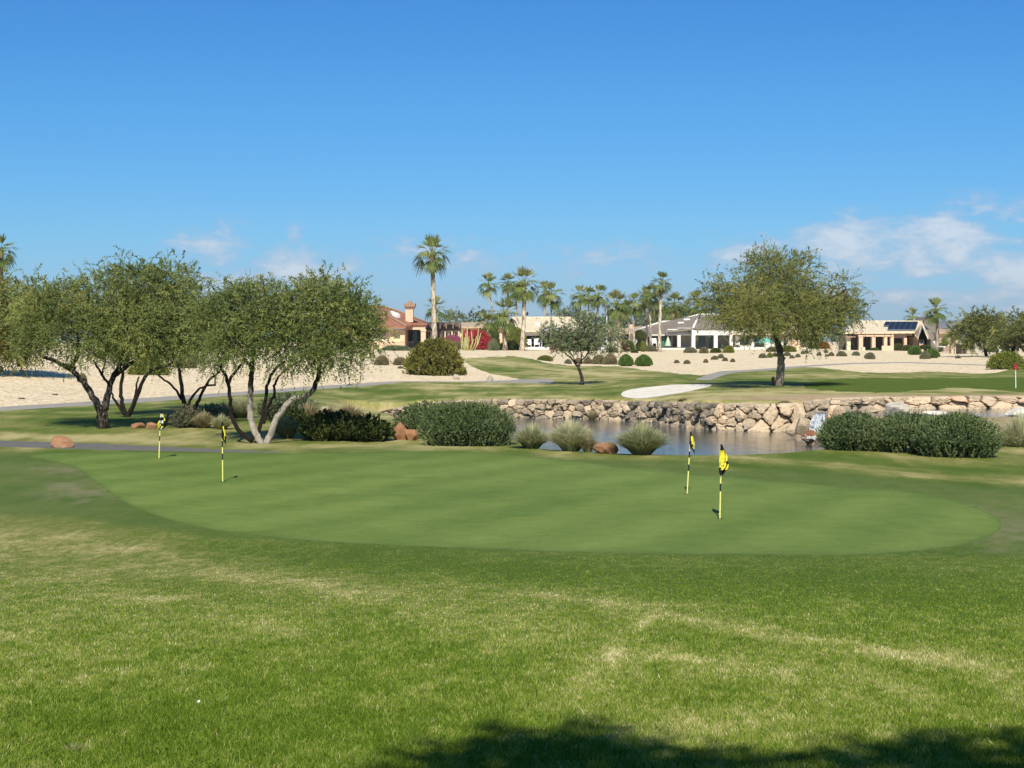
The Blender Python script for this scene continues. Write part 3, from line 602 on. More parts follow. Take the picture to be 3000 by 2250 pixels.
# ------------------------------------------------------------------ stone walls round the ponds
def cell(sites, i, W_, H_, ws):
    p = [(-.01, 0), (W_, 0), (W_, H_), (-.01, H_)]
    for j in range(len(sites)):
        if j == i or abs(sites[j][0]-sites[i][0]) > 3.2: continue
        mx, my = (sites[i]+sites[j])/2; nx, ny = sites[j]-sites[i]; o_ = []
        for a, b in zip(p, p[1:]+p[:1]):
            da = (a[0]-mx)*nx+(a[1]-my)*ny; db = (b[0]-mx)*nx+(b[1]-my)*ny
            if da <= 0: o_.append(a)
            if (da <= 0) != (db <= 0): t = da/(da-db); o_.append((a[0]+(b[0]-a[0])*t, a[1]+(b[1]-a[1])*t))
        p = o_
        if len(p) < 3: return None
    return np.array(p)
def stonewall(name, WP, p0, p1, topline, zb, label, seed, sizef, tonef, batter=.18):
    rg = np.random.default_rng(seed); pp = np.linspace(p0, p1, 400); YY = np.interp(pp, WP[:,0], WP[:,1]); x_ = XX(pp, YY)
    s_ = np.concatenate([[0], np.cumsum(np.hypot(np.diff(x_), np.diff(YY)))]); Ltot = s_[-1]
    zt = EYE-(np.interp(pp, [t[0] for t in topline], [t[1] for t in topline])-HOR)*YY/F
    root = thing(name, label, 'stone wall', (x_[200], YY[200], zb))
    H0 = 1.0; sites = []; s = .1
    rows = 4 if zb < -1 else 2
    for r_ in range(rows):
        s = rg.uniform(0, .4)
        while s < Ltot:
            wpx = np.interp(s, s_, pp); w_ = sizef(wpx)*rg.choice([.5, .8, 1.1, 1.5, 1.9])
            sites.append((s+w_/2, (r_+.5)/rows+rg.uniform(-.30, .30)/rows)); s += w_
    asp = 1.3; sites = np.array(sites)*[1, asp]
    tx = np.gradient(x_, s_); ty = np.gradient(YY, s_); ln_ = np.hypot(tx, ty); tx /= ln_; ty /= ln_
    def loc(sv, hv, d):
        X_ = np.interp(sv, s_, x_); Y_ = np.interp(sv, s_, YY); a = np.interp(sv, s_, tx); b_ = np.interp(sv, s_, ty); zt_ = np.interp(sv, s_, zt)
        zz_ = zb+(zt_-zb)*np.clip(hv/asp, -.1, 1.1); dd = d-batter*(zz_-zb)
        return np.stack([X_+b_*dd, Y_-a*dd, zz_], -1)
    mbk = MB(); hs_ = np.linspace(0, Ltot, 200)
    V = np.concatenate([loc(hs_, np.full(200, -.05), -.02), loc(hs_, np.full(200, asp*.96), -.02)]); mbk.add(V, [(i, i+1, 200+i+1, 200+i) for i in range(199)])
    mbk.build('backing', MAT['core2'], root)
    order = sorted(range(len(sites)), key=lambda i: -1 if rg.random() > 2 else sites[i][0]); cnt = 0; rest = MB()
    for i in order:
        c_ = cell(sites, i, Ltot, asp, None)
        if c_ is None: continue
        ctr = c_.mean(0); n = len(c_); k = 5; ring = []
        for a, b in zip(c_, np.roll(c_, -1, 0)):
            for t in range(k): ring.append(a+(b-a)*t/k)
        ring = np.array(ring); ring = (ring+np.roll(ring, 1, 0)+np.roll(ring, -1, 0))/3; m_ = len(ring)
        ring = ring+rg.normal(0, .022, ring.shape); wpx = np.interp(ctr[0], s_, pp)
        dep = rg.uniform(.14, .40); tl = rg.uniform(-.45, .45, 2); sh = rg.uniform(.925, .99); V = []
        for sc_, dd in ((sh, -.12), (sh-.01, dep*.5), (sh-.08, dep*.85), (.70, dep), (.36, dep*1.04)):
            q = ctr+(ring-ctr)*sc_; lo = q-ctr
            V.append(loc(q[:,0], q[:,1], dd+(lo@tl)*.9*(dd > 0)+rg.normal(0, .012, m_)))
        V.append(loc(np.array([ctr[0]]), np.array([ctr[1]]), np.array([dep*1.02]))); V = np.concatenate(V)
        Fc = [(r_*m_+j, r_*m_+(j+1) % m_, (r_+1)*m_+(j+1) % m_, (r_+1)*m_+j) for r_ in range(4) for j in range(m_)]+[(4*m_+j, 4*m_+(j+1) % m_, 5*m_) for j in range(m_)]
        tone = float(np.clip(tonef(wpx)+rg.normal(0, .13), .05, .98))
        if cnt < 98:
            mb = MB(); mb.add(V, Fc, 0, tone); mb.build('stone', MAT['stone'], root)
        else: rest.add(V, Fc, 0, tone)
        cnt += 1
    if rest.V: rest.build('stones', MAT['stone'], root)['kind'] = 'stuff'
    print(name, 'stones', cnt)
MAT['core2'] = plain('wall_mortar', (.09, .07, .05), .95)  # dark mortar sheet behind the stones
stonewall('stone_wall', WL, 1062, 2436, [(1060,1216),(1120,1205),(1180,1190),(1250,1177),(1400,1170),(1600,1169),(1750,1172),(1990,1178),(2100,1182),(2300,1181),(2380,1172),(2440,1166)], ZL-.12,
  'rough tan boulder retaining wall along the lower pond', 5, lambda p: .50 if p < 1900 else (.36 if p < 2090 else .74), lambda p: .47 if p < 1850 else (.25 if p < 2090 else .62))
stonewall('stone_wall', WU, 2446, 3420, [(2440,1166),(2500,1163),(2700,1162),(2870,1159),(3000,1163),(3420,1163)], ZU-.08,
  'low sunlit boulder wall behind the upper pond', 9, lambda p: .62, lambda p: .62, .25)
# waterfall
m, nt = newmat('foam'); pos = N(nt, 'ShaderNodeNewGeometry').outputs['Position']
mp = N(nt, 'ShaderNodeMapping', i_Vector=pos); mp.inputs['Scale'].default_value = (6, 3, 1.5)
nn = noise(nt, mp.outputs[0], 3, 6, .7)
col = ramp(nt, nn, [(.35, (.45, .48, .48)), (.5, (.75, .78, .78)), (.62, (.92, .93, .93))])
b = N(nt, 'ShaderNodeBsdfPrincipled', i_Base_Color=col, i_Roughness=.35)
bp = N(nt, 'ShaderNodeBump', i_Height=nn, i_Strength=1.0, i_Distance=.1); nt.links.new(bp.outputs[0], b.inputs['Normal']); out(nt, b.outputs[0])
mb = MB()
for k in range(24):
    u = rng.random(); a = 2390+u*30; b_ = 2362+u*46; pts = []
    for t in np.linspace(0, 1, 8):
        pts.append(P(a+(b_-a)*t**.8+rng.normal(0, 1.6), 1214+72*t**1.2+rng.normal(0, 2), 58.6-3.2*t+rng.normal(0, .1)))
    mb.tube(pts, rng.uniform(.02, .07)*np.array([.6, 1, 1.1, .8, 1.2, .9, 1.2, .5]), 6, 0, .5, wob=.3)
for k in range(200):
    t = rng.random()**.6; V, Q = rockmesh((1, 1, .7), seed=k % 7, cuts=0); V = V[::1]; c_ = P(2388-34*t+rng.uniform(-4, 34), 1216+74*t+rng.normal(0, 4), 58.4-3.2*t-rng.random()*.3); q = rng.uniform(.008, .028)
    oc = np.array([(1,0,0),(0,1,0),(-1,0,0),(0,-1,0),(0,0,1),(0,0,-1)])*q; mb.add(oc+c_, [(0,1,4),(1,2,4),(2,3,4),(3,0,4),(1,0,5),(2,1,5),(3,2,5),(0,3,5)])
o = mb.build('waterfall', bpy.data.materials['foam'], smooth=True); tag(o, 'small foaming waterfall spilling between the boulders into the lower pond', 'waterfall')
for k, (a, b_, t_, bt, Yk, sd_) in enumerate([(2326, 2378, 1218, 1266, 58.6, 31), (2424, 2470, 1216, 1290, 57.5, 32), (2300, 2350, 1240, 1270, 59.5, 33)]):
    boulder(a, b_, t_, bt, 'stone', ['brown boulder at the left lip of the waterfall', 'boulder at the right side of the waterfall behind the shrubs', 'low boulder left of the waterfall at the water line'][k], sd_, [.4, .35, .5][k], Y=Yk)

mb = MB(); mb.box(-4500, 6500, -90, 5400, -5, 96); m, nt = newmat('air')
N(nt, 'ShaderNodeOutputMaterial', i_Volume=N(nt, 'ShaderNodeVolumePrincipled', i_Color=(.85, .93, 1.0, 1), i_Density=0.00013, i_Anisotropy=.2).outputs[0])
tag(mb.build('haze', m), kind='stuff')
# ------------------------------------------------------------------ foliage builders
def sprays(mb, st, dr, L, k, ll, lw, droop, tone, spread=.6, mat=0):
    n = len(st); t = (np.arange(k)+rng.random((n, k)))/k; L = np.broadcast_to(L, (n,))
    p = st[:, None]+dr[:, None]*(L[:, None]*t)[..., None]; p[..., 2] -= droop*L[:, None]*t*t
    ld = nrm(dr[:, None]+rng.normal(0, spread, (n, k, 3))); sd_ = nrm(np.cross(ld, rng.normal(size=(n, k, 3))))
    l_ = ll*rng.uniform(.7, 1.3, (n, k, 1)); w_ = lw*rng.uniform(.7, 1.3, (n, k, 1))
    V = np.stack([p, p+ld*l_*.5+sd_*w_, p+ld*l_, p+ld*l_*.5-sd_*w_], 2).reshape(-1, 3)
    tn = np.clip(np.broadcast_to(np.asarray(tone), (n,))[:, None]+rng.normal(0, .07, (n, k)), 0, 1)
    mb.add(V, np.arange(n*k*4).reshape(-1, 4), mat, np.repeat(tn.ravel(), 4))
def randunit(n): return nrm(rng.normal(size=(n, 3)))
def lobe_crown(mb, lobes, dens=1.0, L=.55, k=18, ll=.11, lw=.016, droop=.35, tone=.5, clumps=26, per=10, wisp=0, wispL=.8, shell=.55, sig=.22, up=.15):
    """lobes: centre(3), radii(3); sprays gathered in clumps near each lobe's surface and through its volume"""
    for (c, r) in lobes:
        c = np.array(c, float); r = np.array(r, float); nC = int(clumps*dens*max(.25, (r[0]*r[2])))
        u = randunit(nC); rad = shell+(1-shell)*rng.random(nC)**.6; low = u[:, 2] < -.5
        cc = c+u*r*rad[:, None]; cc[low, 2] += r[2]*.25
        tcl = rng.normal(tone, .19, nC)
        st = np.repeat(cc, per, 0)+rng.normal(0, sig, (nC*per, 3)); o_ = nrm((st-c)/r)
        d = nrm(o_*.8+randunit(len(st))*.75+np.array([0, 0, up]))
        sprays(mb, st, d, rng.uniform(.5, 1.2, len(st))*L, k, ll, lw, droop, np.repeat(tcl, per))
        if wisp:
            nW = int(wisp*max(.5, r[0])); a = rng.uniform(0, 2*np.pi, nW); q = rng.uniform(0, .9, nW)
            st = c+np.stack([np.cos(a)*q*r[0], np.sin(a)*q*r[1], r[2]*np.sqrt(1-q*q)*.92], 1)
            d = nrm(np.stack([np.cos(a)*q*.9, np.sin(a)*q*.9, np.ones(nW)*.8], 1)+rng.normal(0, .25, (nW, 3)))
            sprays(mb, st, d, rng.uniform(.4, 1.15, nW)*wispL, int(k*1.1), ll*.9, lw*.9, .15, rng.normal(tone+.12, .1, nW), .9)
def limb(mb, pts, Y, r0, r1, dY=0.0, n=9, tone=.25, tone0=None, sub=4):
    """a limb traced through photo positions at distance Y, drifting dY metres in depth"""
    p = np.array(pts, float); t = np.linspace(0, 1, len(p)); T_ = np.linspace(0, 1, (len(p)-1)*sub+1)
    # Catmull-Rom style smoothing through the traced points
    qx = np.interp(T_, t, p[:,0]); qy = np.interp(T_, t, p[:,1])
    for _ in range(2):
        qx[1:-1] = (qx[:-2]+2*qx[1:-1]+qx[2:])/4; qy[1:-1] = (qy[:-2]+2*qy[1:-1]+qy[2:])/4
    W = np.array([P(a, b, Y+dY*u) for a, b, u in zip(qx, qy, T_)]); W = W+rng.normal(0, .012, W.shape)*(T_[:, None] > 0)
    rr = r0+(r1-r0)*T_**.8; k = len(T_)
    tn = np.repeat(np.full(k, tone*.45) if tone0 is None else np.interp(T_, [0, .35, .7, 1], [tone0, tone0, tone*.5, tone*.3]), n)
    mb.tube(W, rr, n, 0, tn, wob=.10); return W[-1]
def twigs(mb, start, targets, r, tone=.25):
    for tg in targets:
        s_ = np.array(start); e = np.array(tg); m_ = (s_+e)/2+np.array([0, 0, .06])*np.linalg.norm(e-s_); ts = np.linspace(0, 1, 7)[:, None]
        W = (1-ts)**2*s_+2*ts*(1-ts)*m_+ts**2*e; W[1:-1] += rng.normal(0, .05, (5, 3)); mb.tube(W, np.linspace(r, r*.25, 7), 6, 0, tone, wob=.1)
def lob(px, py, Y, rx, ry, dep=None):
    s = Y/F; return (P(px, py, Y), (rx*s, dep if dep else max(rx, ry)*s*.95, ry*s))
def tree(name, label, Y, base, limbs, lobes, leafmat='mesq', group=None, **kw):
    if name == 'mesquite_tree': lobes = [(c-np.array([0, 0, (24 if HOR-(c[2]-EYE)*F/c[1] < 925 else (2 if Y < 70 else -16))*Y/F]), (r[0]*.96, r[1], r[2]*.90)) for c, r in lobes]
    g = P(base[0], base[1], Y); root = thing(name, label, 'tree', g, group); tb = MB(); ends = []
    for l_ in limbs: ends.append(limb(tb, l_[0], Y, l_[1], l_[2], *(l_[3:])))
    for c, r in lobes:
        e = min(ends, key=lambda q: np.linalg.norm(q-c)); tg = [c+randunit(1)[0]*r*.6 for _ in range(3)]
        twigs(tb, e, tg, .032, .4)
    tb.build('trunk', MAT['bark'], root, smooth=True)
    cb = MB(); lobe_crown(cb, lobes, **kw); cb.build('crown', MAT[leafmat], root); return root
MQ = dict(clumps=62, per=11, k=22, wisp=18, wispL=.75, sig=.22, ll=.085, lw=.0145, shell=.35)
# left group of mesquites
tree('mesquite_tree', 'big forked mesquite with a thick pale trunk base standing left of the checkered flag', 46.6, (302, 1257),
  [([(303,1258),(300,1230),(298,1205),(296,1190)], .19, .15, 0, 12, .55), ([(292,1200),(268,1150),(235,1108),(208,1082),(165,1060),(118,1040)], .12, .045, -.6, 10, .2, .35), ([(212,1086),(214,1065),(226,1045),(232,1010),(225,970)], .085, .05, .4),
   ([(306,1200),(316,1160),(325,1115),(345,1080),(362,1035),(368,980)], .125, .05, .5, 10, .22, .35), ([(335,1100),(368,1078),(398,1055),(430,1020)], .08, .04, -.5), ([(318,1125),(298,1098),(285,1075),(272,1055)], .045, .03, .3), ([(300,1100),(304,1075),(312,1055)], .03, .02, .2)],
  [lob(175,905,46.4,105,90), lob(300,870,46.8,120,95), lob(440,850,47.2,120,88), lob(545,900,47,80,100), lob(110,950,46,70,75), lob(240,985,45.6,105,62), lob(390,975,45.8,120,78), lob(95,850,47.5,50,48), lob(500,980,46.2,90,60), lob(385,800,47.5,70,40), lob(505,800,47.8,65,40)], **MQ)
tree('mesquite_tree', 'smaller many stemmed mesquite just right of and behind the big forked one', 53.5, (372, 1225),
  [([(373,1226),(372,1212)], .13, .12, 0, 10, .4), ([(368,1218),(350,1192),(335,1170),(326,1150)], .07, .03), ([(368,1215),(357,1180),(352,1140),(360,1100),(362,1070)], .08, .05, .3), ([(378,1215),(398,1172),(412,1125),(435,1090),(470,1076),(510,1062)], .085, .045, -.3), ([(385,1196),(398,1160),(400,1130),(406,1105)], .05, .03, .3)],
  [lob(400,985,53.5,105,72), lob(330,1000,54,70,60), lob(500,1000,53.8,75,60), lob(450,930,54.3,100,75)], **MQ)
tree('mesquite_tree', 'slender mesquite behind the pale grasses between the left flags', 59, (557, 1207),
  [([(547,1208),(536,1165),(530,1120),(524,1070),(520,1040)], .10, .05, 0, 9, .3), ([(532,1170),(515,1140),(492,1118),(462,1098)], .055, .035), ([(568,1208),(582,1170),(600,1135),(618,1108),(640,1092)], .075, .04), ([(550,1196),(560,1165),(580,1140),(605,1130),(632,1128)], .06, .035, .3), ([(630,1128),(632,1105),(622,1090)], .035, .03)],
  [lob(525,960,59,75,75), lob(600,1000,59,75,60), lob(640,1040,59,45,35), lob(480,1020,59,55,40)], **MQ)
tree('mesquite_tree', 'dense low mesquite cut off by the left edge of the picture', 84, (55, 1070),
  [([(60,1072),(50,1050),(40,1020)], .18, .1, 0, 9), ([(60,1072),(75,1045),(90,1010)], .14, .08)],
  [lob(-20,930,84,110,90), lob(40,980,84,85,82), lob(70,1030,84,60,38), lob(10,1035,84,60,36), lob(95,960,84,50,60), lob(-10,985,83,60,60), lob(-60,1000,84,70,60), lob(60,900,85,40,45), lob(20,870,85,50,50), lob(90,1020,84,40,42)], leafmat='mesq2', clumps=22, per=11, k=15, ll=.18, lw=.032, L=.9, sig=.4, wisp=4, shell=.3)
# right tree of the group: leaning pale trunk
tree('mesquite_tree', 'multi stemmed mesquite with a leaning white barked limb right of the second flag', 39.7, (768, 1303),
  [([(780,1304),(798,1262),(812,1220),(840,1180),(880,1162),(908,1155),(926,1132),(934,1095),(936,1060),(925,1035)], .095, .05, -.4, 11, .25, .85),
   ([(768,1304),(748,1268),(733,1222),(733,1170),(737,1110),(738,1060),(742,1010)], .095, .06, 0, 11, .2, .85),
   ([(738,1292),(708,1272),(684,1235),(673,1190),(670,1120),(656,1092),(646,1066)], .062, .04, .5, 9, .15), ([(670,1122),(686,1090),(706,1068),(716,1050)], .045, .03, .4),
   ([(735,1294),(764,1248),(775,1190),(783,1130),(805,1082),(835,1058)], .06, .035, .9, 9, .15), ([(772,1240),(786,1190),(806,1150),(803,1126),(820,1098),(850,1072),(882,1058)], .045, .025, 1.2, 8, .15), ([(742,1075),(728,1062),(715,1055)], .03, .025), ([(932,1088),(915,1075),(905,1060)], .03, .02)],
  [lob(650,950,39.9,72,85), lob(700,880,40.2,65,55), lob(775,935,39.7,100,95), lob(880,900,40,95,75), lob(985,925,39.8,98,92), lob(1062,985,39.6,58,62), lob(860,1000,39.2,120,60), lob(690,1010,39.3,75,48), lob(975,1030,39.2,75,32), lob(940,838,40.6,42,36), lob(1040,900,40.4,50,40), lob(750,865,40.5,50,40)],
  clumps=92, per=11, k=17, wisp=22, wispL=.75, L=.45, ll=.09, lw=.0145, sig=.2, shell=.3)
tree('mesquite_tree', 'lone airy mesquite above the pond to the right of the bunker', 81.6, (2283, 1133),
  [([(2283,1134),(2285,1100),(2289,1060),(2285,1030),(2277,995),(2268,965),(2262,930)], .24, .14, 0, 12, .28, .5), ([(2268,1126),(2264,1112),(2266,1105)], .1, .08, -.2, 8, .55), ([(2297,1050),(2300,1047)], .06, .05, 0),
   ([(2268,965),(2240,925),(2220,885),(2205,850)], .11, .05, .5), ([(2266,950),(2285,900),(2290,850),(2295,800)], .10, .04, -.3), ([(2272,980),(2320,940),(2370,910),(2420,880),(2480,850)], .11, .04, -.6), ([(2262,940),(2200,925),(2150,905),(2110,870)], .09, .04, -.5)],
  [lob(2275,810,81.6,125,80), lob(2200,870,80,100,80), lob(2128,855,80,64,58), lob(2175,940,76.5,52,50), lob(2290,900,80.5,130,80), lob(2385,920,81.3,90,80), lob(2440,870,82.5,60,58), lob(2450,945,81,62,52), lob(2330,965,80.4,95,48), lob(2215,970,77,70,42), lob(2492,930,81.6,36,34), lob(2470,818,82.6,26,26), lob(2115,885,79,42,45), lob(2410,972,80,55,32), lob(2215,925,75.5,60,45), lob(2250,760,81.5,70,40), lob(2340,780,82,60,45)],
  leafmat='mesq2', clumps=25, per=11, k=19, ll=.12, lw=.021, L=.7, sig=.34, wisp=10, wispL=1.3, tone=.5, shell=.3)
tree('palo_tree', 'small grey green tree with bare forked stems in front of the beige house', 92, (1707, 1126),
  [([(1707,1127),(1703,1100),(1697,1082),(1692,1070)], .12, .08, 0, 9, .6), ([(1694,1076),(1672,1048),(1650,1030),(1630,1012)], .06, .03, 0, 8, .3), ([(1690,1066),(1680,1050),(1668,1028),(1655,1005)], .045, .025), ([(1696,1076),(1704,1055),(1702,1030),(1700,1000)], .055, .03), ([(1704,1055),(1720,1040),(1727,1022),(1735,1000)], .045, .025)],
  [lob(1650,985,92,38,30), lob(1690,1000,92,40,32), lob(1730,985,92,38,36), lob(1620,978,92.5,28,20), lob(1700,955,92.5,42,22), lob(1745,1010,92,22,20), lob(1660,1010,91.5,28,18), lob(1735,950,92.6,22,16)],
  leafmat='olive', clumps=26, per=10, k=12, ll=.15, lw=.03, L=.45, sig=.25, wisp=4, wispL=.6, shell=.3)
tree('palo_tree', 'round grey green tree behind the white lounge chairs of the beige house', 170, (1790, 1030),
  [([(1790,1031),(1788,1010),(1785,990)], .2, .1)], [lob(1785,985,170,36,24), lob(1765,1000,170,24,22), lob(1808,1000,170,22,22)], leafmat='olive', clumps=8, per=9, k=10, ll=.32, lw=.06, L=.8, sig=.5)
for (px, py, Y, b, lo, lab) in [(2925, 1045, 172, [(2925,1046),(2918,1020),(2915,1000)], [(2850,962,52,40),(2895,950,45,36),(2830,985,36,26),(2880,985,50,30),(2930,975,36,34)], 'wide dark green tree with a leaning double trunk on the gravel at far right'),
      (2965, 1040, 165, [(2966,1040),(2972,1015),(2978,1000)], [(2965,975,42,34),(3000,985,36,32),(2950,990,34,24)], 'second wide green tree beside the leaning trunks at far right'),
      (3030, 1030, 160, [(3030,1030),(3024,1010),(3018,990)], [(3040,960,60,44),(3000,955,22,26),(3060,990,50,30)], 'tree crown cut off by the right edge of the picture')]:
    tree('spreading_tree', lab, Y, (px, py), [(b, .24, .13, 0, 9, .12), ([b[0], (b[0][0]-18, b[0][1]-18), (b[0][0]-42, b[0][1]-36), (b[0][0]-50, b[0][1]-52)] if px != 2925 else [(2890,1043),(2884,1020),(2884,1000),(2878,985)], .2, .1, 0, 9, .12)],
         [lob(a, c_, Y, d, e) for a, c_, d, e in lo], leafmat='mesq2', group='spreading trees at far right', clumps=9, per=11, k=13, ll=.28, lw=.055, L=.9, sig=.5, tone=.34, shell=.35)
# far background trees behind the houses
def fartree(px, pyc, rx, ry, Y, label, mat='olive', tone=.4, trunk=True):
    g = P(px, 1018, Y); root = thing('background_tree', label, 'tree', g, 'trees behind the houses'); tb = MB()
    c = P(px, pyc, Y); tb.tube([g, (g+c)/2+[.2, 0, 0], c], [.25, .18, .1], 7, 0, .2); tb.build('trunk', MAT['bark'], root)
    lo = [lob(px-rx*.4, pyc+ry*.15, Y, rx*.6, ry*.8), lob(px+rx*.4, pyc+ry*.1, Y, rx*.6, ry*.8), lob(px, pyc-ry*.15, Y, rx*.65, ry*.85)]
    cb = MB(); lobe_crown(cb, lo, clumps=2.6, per=10, k=10, ll=.5, lw=.10, L=1.2, sig=.7, tone=tone, wisp=1.5, wispL=1.8); cb.build('crown', MAT[mat], root)
fartree(1668, 940, 55, 36, 330, 'pale feathery tree rising behind the beige tiled roof')
fartree(1795, 950, 36, 34, 320, 'dark rounded tree behind the thin light pole', 'dark', .55)
fartree(1900, 945, 55, 32, 330, 'grey green tree behind the left slope of the grey roof')
fartree(1975, 940, 60, 40, 345, 'broad olive tree under the short palms behind the grey roof', 'mesq2', .4)
fartree(1335, 945, 36, 22, 340, 'pale hazy tree behind the brown pergola')
fartree(1400, 945, 28, 26, 320, 'green tree behind the peach house left of the short palm', 'dark', .6)
fartree(1850, 962, 40, 22, 310, 'low grey green trees behind the thin palms', 'olive', .3)
fartree(2160, 975, 60, 30, 330, 'tree behind the white house, seen through the lone mesquite', 'olive', .35)
mb = MB(); c = P(1545, 935, 350); lobe_crown(mb, [(c, (.65, .65, 1.9)), (c-[0, 0, 2.5], (.9, .9, 3))], clumps=8, per=8, k=8, ll=.35, lw=.08, L=.4, sig=.2, tone=.3, up=1.2, droop=0)
root = thing('cypress_tree', 'narrow dark cypress tip above the beige roof', 'tree', P(1545, 1015, 350)); mb.build('crown', MAT['dark'], root)
tb = MB(); tb.tube([P(1545, 1015, 350), P(1545, 940, 350)], [.2, .1], 7, 0, .2); tb.build('trunk', MAT['bark'], root)

# ------------------------------------------------------------------ palms
def fan_crown(seed, R_=2.1, nf=38, date=False):
    rg = np.random.default_rng(seed); mb = MB()
    for i in range(nf):
        e = math.radians(82-130*((i+.5)/nf)**1.05)+rg.normal(0, .08); a = i*2.39996+rg.normal(0, .2)
        d = np.array([math.cos(a)*math.cos(e), math.sin(a)*math.cos(e), math.sin(e)]); side = np.array([-math.sin(a), math.cos(a), 0.]); up = np.cross(d, side)*-1
        pl = R_*rg.uniform(.42, .55); bl = R_*rg.uniform(.48, .62); tone = np.clip(.55+.25*math.sin(e)+rg.normal(0, .12), 0, .9)
        if e < -.7: tone = rg.uniform(.7, 1.0)
        hub = d*pl; hub[2] += .05*pl; mb.tube([np.zeros(3), hub*.55+[0, 0, .03], hub], [.04, .025, .015], 5, 0, .75, cap=False)
        dr_ = np.clip((1.25-e)/1.1, 0, 1); bd = nrm(d*(1-.35*dr_)+np.array([0, 0, -1.])*dr_*.62); nrmv = nrm(np.cross(side, bd)); spread = 1.0 if e < 1.0 else .7
        for s_ in np.linspace(-spread, spread, 11):
            dd = nrm(bd*math.cos(s_)+side*math.sin(s_)+nrmv*rg.normal(0, .05)); ln = bl*(1-.12*abs(s_))*rg.uniform(.85, 1.12)
            w_ = .052*R_; perp = nrm(np.cross(dd, nrmv))*w_; sag = rg.uniform(.12, .34)*(.4+dr_)
            p0 = hub; p1 = hub+dd*ln*.5; p2 = hub+dd*ln*.78-np.array([0, 0, ln*sag*.35]); p3 = hub+dd*ln*.98-np.array([0, 0, ln*sag])
            mb.add([p0-perp*.15, p0+perp*.15, p1+perp*.6, p1-perp*.6, p2+perp*.35, p2-perp*.35, p3], [(0, 1, 2, 3), (3, 2, 4, 5), (5, 4, 6)], 0, float(np.clip(tone+rg.normal(0, .09), 0, 1)))
    return mb
def date_crown(seed, R_=3.4, nf=46):
    rg = np.random.default_rng(seed); mb = MB()
    for i in range(nf):
        e = math.radians(80-100*((i+.5)/nf)); a = i*2.39996+rg.normal(0, .2); t = np.linspace(0, 1, 14)[:, None]
        d = np.array([math.cos(a)*math.cos(e), math.sin(a)*math.cos(e), math.sin(e)]); side = np.array([-math.sin(a), math.cos(a), 0.])
        L_ = R_*rg.uniform(.85, 1.1); pth = d*L_*t-np.array([0, 0, 1.])*L_*.55*t**2.2; mb.tube(pth, np.linspace(.04, .01, 14), 4, 0, .7, cap=False)
        tone = np.clip(.4+.3*math.sin(e)+rg.normal(0, .1), 0, 1)
        for k in range(2, 14):
            tg = nrm(pth[k]-pth[k-1])
            for s_ in (-1, 1):
                dd = nrm(tg*.7+side*s_*.8+[0, 0, .12]); l2 = .45*R_/3*(1-abs(k/13-.45)*.8); q = pth[k]; w_ = nrm(np.cross(dd, [0, 0, 1]))*.04*R_/3
                mb.add([q-w_, q+w_, q+dd*l2-np.array([0, 0, .1*l2])], [(0, 1, 2)], 0, float(tone))
    return mb
FANS = [fan_crown(s, 1.3, n_) for s, n_ in ((1, 22), (2, 19), (3, 25), (4, 17))]; FANME = []
def skirt(seed):
    rg = np.random.default_rng(seed); mb = MB(); n = 46
    for i in range(n):
        a = rg.uniform(0, 6.28); z = -rg.uniform(.12, .55); r_ = .10; c_ = np.array([math.cos(a)*r_, math.sin(a)*r_, z]); o_ = np.array([math.cos(a), math.sin(a), 0]); s_ = np.array([-math.sin(a), math.cos(a), 0])*.05
        mb.add([c_-s_, c_+s_, c_+o_*.07-[0, 0, .22]+s_*.6, c_+o_*.06-[0, 0, .34]], [(0, 1, 2, 3)], 0, rg.random())
    return mb
for f_ in FANS:
    o = f_.build('fronds', MAT['palm']); FANME.append(o.data); bpy.data.objects.remove(o)
o = skirt(3).build('dead_skirt', MAT['palmb']); SKME = o.data; bpy.data.objects.remove(o)
o = date_crown(5, 1.0).build('fronds', MAT['palm']); DTME = o.data; bpy.data.objects.remove(o)
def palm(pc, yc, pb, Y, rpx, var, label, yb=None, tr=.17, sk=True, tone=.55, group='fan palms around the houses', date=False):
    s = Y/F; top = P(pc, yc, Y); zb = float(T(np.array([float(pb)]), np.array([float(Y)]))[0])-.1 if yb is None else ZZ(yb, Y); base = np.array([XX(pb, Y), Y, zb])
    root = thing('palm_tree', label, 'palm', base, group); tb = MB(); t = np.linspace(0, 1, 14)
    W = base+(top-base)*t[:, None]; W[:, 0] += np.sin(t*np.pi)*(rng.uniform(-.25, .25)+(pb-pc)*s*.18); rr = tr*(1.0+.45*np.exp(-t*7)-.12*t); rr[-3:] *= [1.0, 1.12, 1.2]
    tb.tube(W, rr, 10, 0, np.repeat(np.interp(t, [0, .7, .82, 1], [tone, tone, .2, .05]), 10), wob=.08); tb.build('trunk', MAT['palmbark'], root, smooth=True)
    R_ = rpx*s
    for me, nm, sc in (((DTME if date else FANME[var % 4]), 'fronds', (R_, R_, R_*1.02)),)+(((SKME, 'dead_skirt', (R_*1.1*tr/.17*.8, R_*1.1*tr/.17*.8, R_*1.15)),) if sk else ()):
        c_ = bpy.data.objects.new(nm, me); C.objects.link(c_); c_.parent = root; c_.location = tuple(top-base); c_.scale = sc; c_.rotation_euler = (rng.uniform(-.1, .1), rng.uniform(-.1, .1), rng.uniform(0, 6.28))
palm(1267, 752, 1276, 215, 52, 0, 'tallest fan palm, its patterned trunk rising behind the big dark bush', tr=.34, tone=.62)
palm(1278, 912, 1276, 300, 36, 1, 'fan palm crown half hidden behind the tallest palm trunk', sk=False)
palm(1318, 925, 1316, 380, 16, 3, 'tiny dark fan palm seen above the brown pergola', sk=False)
palm(1430, 838, 1456, 285, 32, 1, 'slim palm with a leaning trunk, leftmost of the row over the beige roof')
palm(1488, 835, 1492, 285, 28, 2, 'slim palm second from the left in the row over the beige roof')
